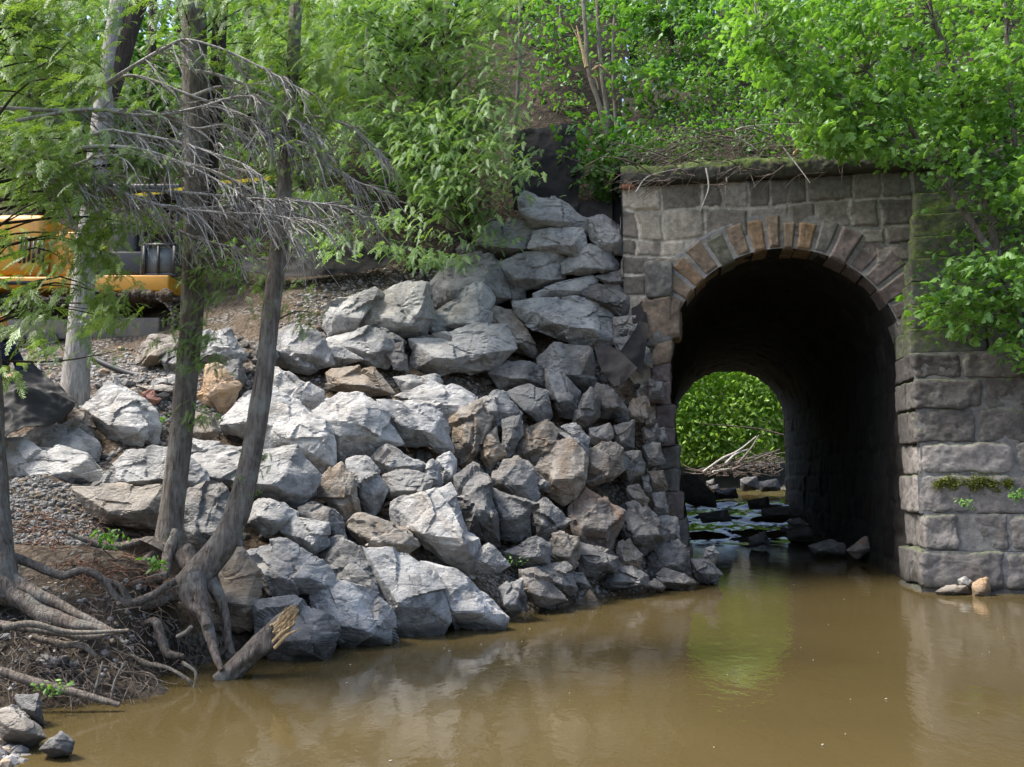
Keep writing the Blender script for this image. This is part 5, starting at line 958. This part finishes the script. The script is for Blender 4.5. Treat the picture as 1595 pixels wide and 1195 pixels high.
cloth('fabric_heap', [PP((-40, 590, 11.6), (-40, 650, 10.9), (-40, 740, 10.3)), PP((10, 578, 11.7), (5, 640, 10.8), (0, 710, 10.4)), PP((40, 573, 11.7), (40, 620, 10.9), (25, 690, 10.5)), PP((75, 590, 11.6), (80, 630, 10.95), (60, 665, 10.6)), PP((122, 628, 11.3), (118, 640, 11.1), (88, 655, 10.9))], 110, 90, .34, 'fabric_lit', 'crumpled heap of black fabric at the left behind the pale boulders', 7, 1.9, dirv=(0, -.8, .6))
limb_, _c = limb('drain_hose', '140,556 170,570 210,584 245,586 285,588', [13.4, 13.2], [.045, .05, .05, .05], M['blackm'], None, 40, 8, .1); tag(limb_, 'black corrugated hose lying on the gravel right of the pale trunk', 'hose')
# warning tape between the trees
mb = MB(); 
for s, Yt in [('205,305 260,298 310,290 345,284', 11), ('345,284 385,281 430,276', 11)]:
    c = catmull(path_px(s, [Yt, Yt]), 24); tw = .022; v = np.vstack([c + [0, 0, tw], c - [0, 0, tw], c + [0, .004, tw], c - [0, -.004, tw]]); k = np.arange(23); mb.add(v, np.vstack([np.stack([k, k + 1, k + 25, k + 24], -1), np.stack([k + 48, k + 49, k + 73, k + 72], -1)[:, ::-1]]))
tag(mb.build('warning_tape', M['tape'], None), 'yellow warning tape stretched between the trees above the excavator', 'tape')
# ---------------------------------------------------------------- excavator
def pbox(mb, p0, p1, bev=.03, col=.5):
    bm = bmesh.new(); bmesh.ops.create_cube(bm, size=1); c = (np.array(p0) + np.array(p1)) / 2; s = np.abs(np.array(p1) - np.array(p0))
    for v in bm.verts: v.co = Vector([c[i] + v.co[i] * s[i] for i in range(3)])
    if bev: bmesh.ops.bevel(bm, geom=bm.edges[:], offset=min(bev, s.min() * .3), segments=2, affect='EDGES', profile=.6)
    bmesh.ops.triangulate(bm, faces=bm.faces[:]); bm.verts.index_update(); mb.add([v.co[:] for v in bm.verts], [[v.index for v in f.verts] for f in bm.faces], col); bm.free()
EX = P(60, 545, 16.6); ex = empty('excavator', EX, 'yellow tracked excavator half hidden behind cedar boughs on the left', 'excavator')
def ez(py, Y=16.2): return P(0, py, Y)[2]
def exx(px, Y=16.2): return P(px, 500, Y)[0]
for (yy, rev) in ((15.6, 0), (17.9, 1)):
    x0, x1 = exx(-190, 16), exx(282, 16); z0, z1 = ez(545), ez(474); r = (z1 - z0) / 2; zc_ = (z0 + z1) / 2
    per = [(x0 + r + t * (x1 - x0 - 2 * r), z1 + .02 * math.sin(t * 9)) for t in np.linspace(0, 1, 40)] + [(x1 - r + r * math.sin(a), zc_ + r * math.cos(a)) for a in np.linspace(0, math.pi, 14)[1:-1]] + [(x1 - r - t * (x1 - x0 - 2 * r), z0) for t in np.linspace(0, 1, 40)] + [(x0 + r - r * math.sin(a), zc_ - r * math.cos(a)) for a in np.linspace(0, math.pi, 14)[1:-1]]
    per = np.array(per); Lp = np.concatenate([[0], np.cumsum(np.linalg.norm(np.diff(np.vstack([per, per[:1]]), axis=0), axis=1))]); tr = MB()
    for q in np.arange(0, Lp[-1], .155):
        x = np.interp(q + .07, Lp, np.append(per[:, 0], per[0, 0])); z = np.interp(q + .07, Lp, np.append(per[:, 1], per[0, 1])); xa = np.interp(q, Lp, np.append(per[:, 0], per[0, 0])); za = np.interp(q, Lp, np.append(per[:, 1], per[0, 1])); a = math.atan2(z - za, x - xa); bmb = MB()
        for (hx, hz_, oz) in ((.072, .018, 0), (.012, .04, -.02)):
            b = np.array([(sx * hx, sy, oz + sz * hz_) for sx in (-1, 1) for sy in (-.27, .27) for sz in (-1, 1)]); v = np.stack([x + b[:, 0] * math.cos(a) + b[:, 2] * math.sin(a), yy + .27 + b[:, 1], z + b[:, 0] * math.sin(a) - b[:, 2] * math.cos(a)], -1); tr.add(v, [[0, 1, 3, 2], [4, 6, 7, 5], [0, 4, 5, 1], [2, 3, 7, 6], [0, 2, 6, 4], [1, 5, 7, 3]])
    trk = tr.build('track', M['steel'], ex, False); mb = MB(); pbox(mb, (x0 + r, yy + .08, z0 + .12), (exx(196), yy + .46, ez(505)), .03); pbox(mb, (exx(200), yy + .04, z0 + .14), (x1 - r * .6, yy + .5, ez(503)), .03); mb.build('track_frame', M['steel'], ex)
    for q in range(9): mb = MB(); xw = x0 + r + q * (x1 - x0 - 2 * r) / 8; tube(mb, [[xw, yy + .05, z0 + .13], [xw, yy + .45, z0 + .13]], [.12, .12], 16); mb.build('roller', M['blackm'], ex)
mb = MB(); pbox(mb, (exx(-170), 15.9, ez(455)), (exx(122), 18.6, ez(436)), .05); pbox(mb, (exx(150), 15.9, ez(459)), (exx(270), 18.6, ez(434)), .03); mb.build('chassis', M['yellow'], ex)
mb = MB(); pbox(mb, (exx(-170), 15.95, ez(434)), (exx(75), 18.5, ez(338)), .16); pbox(mb, (exx(75), 16.1, ez(434)), (exx(118), 18.4, ez(362)), .08); mb.build('engine_house', M['yellow'], ex)
mb = MB(); pbox(mb, (exx(150), 16.0, ez(432)), (exx(226), 17.2, ez(395)), .05); mb.build('cab_base', M['blackm'], ex)
mb = MB()
for xx in (152, 224, 276): tube(mb, [[exx(xx), 16.02, ez(432)], [exx(xx), 16.02, ez(300)]], [.035, .035], 8); tube(mb, [[exx(xx), 17.3, ez(432)], [exx(xx), 17.3, ez(300)]], [.035, .035], 8)
pbox(mb, (exx(146), 15.9, ez(304)), (exx(282), 17.4, ez(294)), .04); pbox(mb, (exx(222), 16.0, ez(434)), (exx(278), 16.06, ez(429)), .01); pbox(mb, (exx(156), 16.4, ez(432)), (exx(200), 17.0, ez(340)), .06); mb.build('cab_frame', M['blackm'], ex)
mb = MB(); pbox(mb, (exx(228), 16.03, ez(428)), (exx(274), 16.05, ez(387)), .0); mb.build('window', M['glass'], ex)
mb = MB()
for a_, b_, c_, d_ in ((225, 230, 430, 385), (272, 277, 430, 385), (225, 277, 388, 384), (248, 251, 430, 385)): pbox(mb, (exx(a_), 15.97, ez(c_)), (exx(b_), 16.02, ez(d_)), 0)
mb.build('window_frame', M['blackm'], ex)
mb = MB()
for a_, b_ in ((125, 330), (140, 335)): tube(mb, [[exx(a_), 15.9, ez(434)], [exx(a_), 15.9, ez(b_)], [exx(a_ + 8), 15.9, ez(b_ - 6)], [exx(a_ + 30), 15.95, ez(b_ - 6)]], [.018], 6)
mb.build('grab_rail', M['blackm'], ex)
for q_ in range(3):
    mb = MB(); tube(mb, catmull([[exx(126 + q_ * 6), 15.86, ez(436)], [exx(134 + q_ * 6), 15.78, ez(400 - q_ * 8)], [exx(150 + q_ * 5), 15.8, ez(392 - q_ * 9)], [exx(172), 15.9, ez(425)]], 24), [.022], 6); mb.build('hydraulic_hose', M['blackm'], ex)
mb = MB(); pbox(mb, (exx(-170), 15.86, ez(449)), (exx(75), 15.905, ez(444)), 0); mb.build('black_stripe', M['blackm'], ex)
for q_ in range(6): mb = MB(); pbox(mb, (exx(36 + q_ * 7), 15.92, ez(415)), (exx(39 + q_ * 7), 15.96, ez(375)), 0); mb.build('louvre', M['blackm'], ex)
soil = MB(); 
for k in range(90):
    a = np.array([rng.uniform(exx(140), exx(282)), rng.uniform(15.5, 16.3), ez(474) + .02]); s_ = rng.uniform(.05, .13); v, f = ICO[3]; vv = v * s_ * rng.uniform(.6, 1.2, 3); vv = vv * (1 + .5 * (fbm(vv, 14, k, 2) - .5))[:, None]; soil.add(vv + a + [0, 0, s_ * .5 * max(0, .6 - abs(a[0] - exx(230)) * .4)], f, .4)
tag(soil.build('spilled_soil', M['ground'], None), 'brown soil piled on the excavator track', 'soil', None, 'stuff')
# ---------------------------------------------------------------- person at the left edge
def skin(name, nodes, edges, mat, parent, sub=2, root=0):
    me = D.meshes.new(name); me.from_pydata([tuple(n[:3]) for n in nodes], edges, []); o = D.objects.new(name, me); COL.objects.link(o)
    m = o.modifiers.new('s', 'SKIN'); m.use_smooth_shade = True
    for i, n in enumerate(nodes): me.skin_vertices[0].data[i].radius = (n[3], n[4] if len(n) > 4 else n[3]); me.skin_vertices[0].data[i].use_root = i == root
    s = o.modifiers.new('u', 'SUBSURF'); s.levels = sub; s.render_levels = sub
    dg = bpy.context.evaluated_depsgraph_get(); m2 = D.meshes.new_from_object(o.evaluated_get(dg)); D.objects.remove(o); m2.name = name; m2.materials.clear(); m2.materials.append(mat)
    q = D.objects.new(name, m2); COL.objects.link(q); q.parent = parent; return q
PB = P(-18, 712, 11.35); pe = empty('person', (PB[0], PB[1], PB[2] + .0), 'person in an orange helmet and navy jacket with yellow bands at the left edge', 'person')
pe.rotation_euler = (0, 0, math.radians(15))
body = [(0, 0, .93, .13), (0, 0, 1.12, .13), (0, .0, 1.32, .14), (0, 0, 1.44, .09), (0, -.02, 1.50, .055), (0, -.03, 1.58, .075), (0, -.03, 1.66, .085),
        (.10, 0, .90, .085), (.12, -.02, .48, .055), (.12, .02, .09, .04), (.13, -.12, .03, .035), (-.10, 0, .90, .085), (-.12, -.06, .48, .055), (-.12, .02, .09, .04), (-.13, -.12, .03, .035),
        (.19, 0, 1.38, .055), (.30, .02, 1.14, .042), (.27, -.20, 1.02, .032), (.26, -.28, 1.00, .028), (-.19, 0, 1.38, .055), (-.27, .02, 1.12, .042), (-.24, -.20, 1.00, .032), (-.23, -.28, .98, .028)]
be = [(0, 1), (1, 2), (2, 3), (3, 4), (4, 5), (5, 6), (0, 7), (7, 8), (8, 9), (9, 10), (0, 11), (11, 12), (12, 13), (13, 14), (2, 15), (15, 16), (16, 17), (17, 18), (2, 19), (19, 20), (20, 21), (21, 22)]
for sg, w0 in ((1, 18), (-1, 22)):
    wx_, wy_, wz_ = body[w0][:3]
    for f_ in range(4):
        b0 = len(body); o_ = (f_ - 1.5) * .019; L_ = [.030, .034, .032, .026][f_]; body += [(wx_ + o_, wy_ - .045, wz_, .011), (wx_ + o_ * 1.1, wy_ - .045 - L_, wz_ - .006, .009), (wx_ + o_ * 1.1, wy_ - .045 - L_ * 1.7, wz_ - .026, .008)]; be += [(w0, b0), (b0, b0 + 1), (b0 + 1, b0 + 2)]
    b0 = len(body); body += [(wx_ - sg * .035, wy_ - .025, wz_ - .008, .011), (wx_ - sg * .045, wy_ - .055, wz_ - .02, .009)]; be += [(w0, b0), (b0, b0 + 1)]
body += [(0, -.115, 1.585, .012)]; be += [(5, len(body) - 1)]
skin('body', body, be, M['skin'], pe)
skin('jacket', [(0, 0, .90, .155, .125), (0, 0, 1.12, .165, .13), (0, 0, 1.33, .175, .13), (0, -.01, 1.45, .085), (.20, 0, 1.38, .085), (.31, .02, 1.14, .066), (.28, -.17, 1.03, .054), (-.20, 0, 1.38, .085), (-.28, .02, 1.12, .066), (-.25, -.17, 1.01, .054)], [(0, 1), (1, 2), (2, 3), (2, 4), (4, 5), (5, 6), (2, 7), (7, 8), (8, 9)], M['navy'], pe)
skin('trousers', [(0, 0, .96, .14, .12), (.10, 0, .86, .105), (.12, -.02, .48, .085), (.12, .02, .13, .075), (-.10, 0, .86, .105), (-.12, -.06, .48, .085), (-.12, .02, .13, .075)], [(0, 1), (1, 2), (2, 3), (0, 4), (4, 5), (5, 6)], M['pale_cloth'], pe)
for sg in (1, -1): skin('boot', [(sg * .12, .03, .16, .062), (sg * .12, .03, .05, .055), (sg * .13, -.10, .035, .045), (sg * .135, -.17, .03, .035)], [(0, 1), (1, 2), (2, 3)], M['boot'], pe)
def ringband(name, c, rx, ry, h, mat, tilt=0):
    th = np.linspace(0, 2 * math.pi, 33)[:-1]; v = []; 
    for z in (-h, h):
        v += [(c[0] + rx * math.cos(t), c[1] + ry * math.sin(t), c[2] + z) for t in th]
    f = [[i, (i + 1) % 32, 32 + (i + 1) % 32, 32 + i] for i in range(32)]; me = D.meshes.new(name); me.from_pydata(v, [], f); me.materials.append(mat); o = D.objects.new(name, me); COL.objects.link(o); o.parent = pe; m = o.modifiers.new('s', 'SOLIDIFY'); m.thickness = .008; return o
ringband('reflective_band', (0, 0, 1.12), .185, .152, .035, M['hiviz']); ringband('reflective_band', (.312, .02, 1.18), .078, .078, .03, M['hiviz'])
v, f = ICO[4]; k = v[:, 2] > -.12; hv = v.copy(); hv[:, 2] = np.maximum(hv[:, 2], -.1); hv = hv * [.125, .15, .13]; br2 = (v[:, 2] <= -.05); hv[br2, 0] *= 1.12; hv[br2, 1] *= 1.2
me = D.meshes.new('helmet'); me.from_pydata([tuple(a + np.array([0, -.03, 1.71])) for a in hv], [], [tuple(int(i) for i in q) for q in f]); me.materials.append(M['orange']); o = D.objects.new('helmet', me); COL.objects.link(o); o.parent = pe
for q in me.polygons: q.use_smooth = True
mb_ = [(-.028, -.118, 1.615), (.028, -.118, 1.615)]
for e_ in mb_:
    v, f = ICO[3]; me = D.meshes.new('eye'); me.from_pydata([tuple(a * .011 + np.array(e_)) for a in v], [], [tuple(int(i) for i in q) for q in f]); me.materials.append(M['hair']); o = D.objects.new('eye', me); COL.objects.link(o); o.parent = pe
# ---------------------------------------------------------------- beyond the tunnel
def far_gen(n, rg): q = samp(PTS('1000,540 1260,540 1260,706 1150,712 1070,722 1000,700'), n, rg); return P(q[:, 0], q[:, 1], rg.uniform(46, 52, n))
undergrowth('far_bushes', 'sunlit leafy bushes seen through the far end of the tunnel', 5200, far_gen, .26, 'far', 41, LO, .32, 6, .12)
for k, (s, lab) in enumerate([('1095,735 1125,714 1150,702 1178,680', 'long pale driftwood trunk rising to the right beyond the tunnel'), ('1120,728 1160,716 1195,705', 'bleached log lying across the driftwood heap'), ('1110,735 1160,727 1205,722', 'grey log at the foot of the driftwood heap'), ('1150,722 1170,698 1182,678', 'thin pale pole standing up out of the driftwood heap'), ('1130,722 1145,708 1165,700', 'stout broken bleached stump end in the driftwood heap'), ('1140,732 1185,712 1215,700', 'grey branch on the right of the driftwood heap')]):
    stick(s, [40, 41], [.05, .045, .025], lab, 'brush' if k % 2 else 'twig', 'driftwood_log', 'driftwood', 'driftwood heap beyond the tunnel')
mb = MB(); rg = np.random.default_rng(9)
for k in range(200):
    q = samp(PTS('1080,738 1130,715 1215,705 1215,740 1120,742'), 1, rg)[0]; a = P(q[0], q[1], rg.uniform(40, 42)); d = np.array([rg.normal(), rg.normal() * .4, rg.normal() * .35]); L = rg.uniform(.3, 1.1); tube(mb, [a, a + d * L * .3, a + d * L * .5 + rg.normal(size=3) * .1], [.03, .02, .008], 4, .5, 0, False)
tag(mb.build('driftwood_tangle', M['brush'], None), 'tangle of small dead branches around the driftwood logs', 'driftwood', None, 'stuff')
c = catmull(path_px('1090,660 1140,664 1180,668 1222,678', [44, 43]), 20); mb = MB(); tube(mb, c, [.02, .035, .05], 5); tag(mb.build('fallen_branch', M['bark_dark'], None, True, c.mean(0)), 'dark bough slanting across the green beyond the tunnel', 'branch')
# little green plants on the bank
for k, (x, y, Y, n, lab) in enumerate([(172, 834, 8.6, 7, 'tiny bright green plant among the brown roots'), (245, 655, 11.9, 10, 'patch of yellow-green weeds on the gravel right of the white pointed boulder'), (804, 871, 12.0, 5, 'tuft of green in the dark hollow above the gravel shelf'), (240, 875, 8.3, 5, 'small leafy sprout by the reddish root'), (75, 1068, 6.8, 4, 'seedling on the muddy bank above the thick brown stick'), (1500, 782, 13.2, 6, 'light green sprig against the lower blocks of the wing wall'), (1585, 770, 13.2, 10, 'light green leaves at the right edge against the wing wall')]):
    c = P(x, y, Y); rgk = np.random.default_rng(k + 700); t = empty('small_plant', c - [0, 0, .05], lab, 'plant', 'small green plants'); mb = MB(); p = c + rgk.normal(size=(n, 3)) * [.07, .05, .03]; leaf_cloud(mb, LO, p, .055, rgk, 7, .04, .7); mb.build('leaves', M['maple'], t, False); mb = MB(); 
    for q in p: tube(mb, [c - [0, 0, .08], (c + q) / 2, q], [.004, .002], 3, .5, 0, False)
    mb.build('stems', M['under'], t)

# moss growing in ragged tufts along a ledge of the wing wall
rg = np.random.default_rng(55); n = 900; tt = rg.uniform(-1, 1, n); pu_, pz_ = uv(1515, 754, WS - .1)
a = np.stack([tt * .56, rg.normal(0, .055, n) * (1.1 - .5 * np.abs(tt)) + .03 * np.sin(tt * 7), 0 * tt], -1); k = vn(a, 7, 3) > .30; a = a[k]; n = len(a)
p = W(pu_ + a[:, 0], pz_ + a[:, 1], WS - .12 - rg.uniform(-.03, .015, n)); mb = MB(); q = np.repeat(p, 5, 0) + rg.normal(size=(n * 5, 3)) * .014
scatter(mb, LO, q, rg.uniform(0, 6.28, n * 5), rg.uniform(-.3, 1.2, n * 5), rg.normal(0, .5, n * 5), rg.uniform(.015, .035, n * 5), rg.uniform(.1, .8, n * 5)); mb.build('moss_patch', M['moss'], wing, False)

# flecks floating on the pond
rg = np.random.default_rng(88); n = 110; x = rg.uniform(-3, 8, n); y = rg.uniform(5.2, 15.5, n); k = (bil(x, y) < -.15) & ~((x > 6.6) & (y > 13.3)); x, y = x[k], y[k]; n = len(x); mb = MB()
scatter(mb, LO, np.stack([x, y, np.full(n, .012)], -1), rg.uniform(0, 6.28, n), 0 * x, 0 * x, rg.uniform(.010, .028, n), rg.uniform(.3, .9, n)); tag(mb.build('floating_flecks', M['twig'], None, False), 'tiny pale leaf scraps and flecks floating on the brown water', 'leaf litter', None, 'stuff')
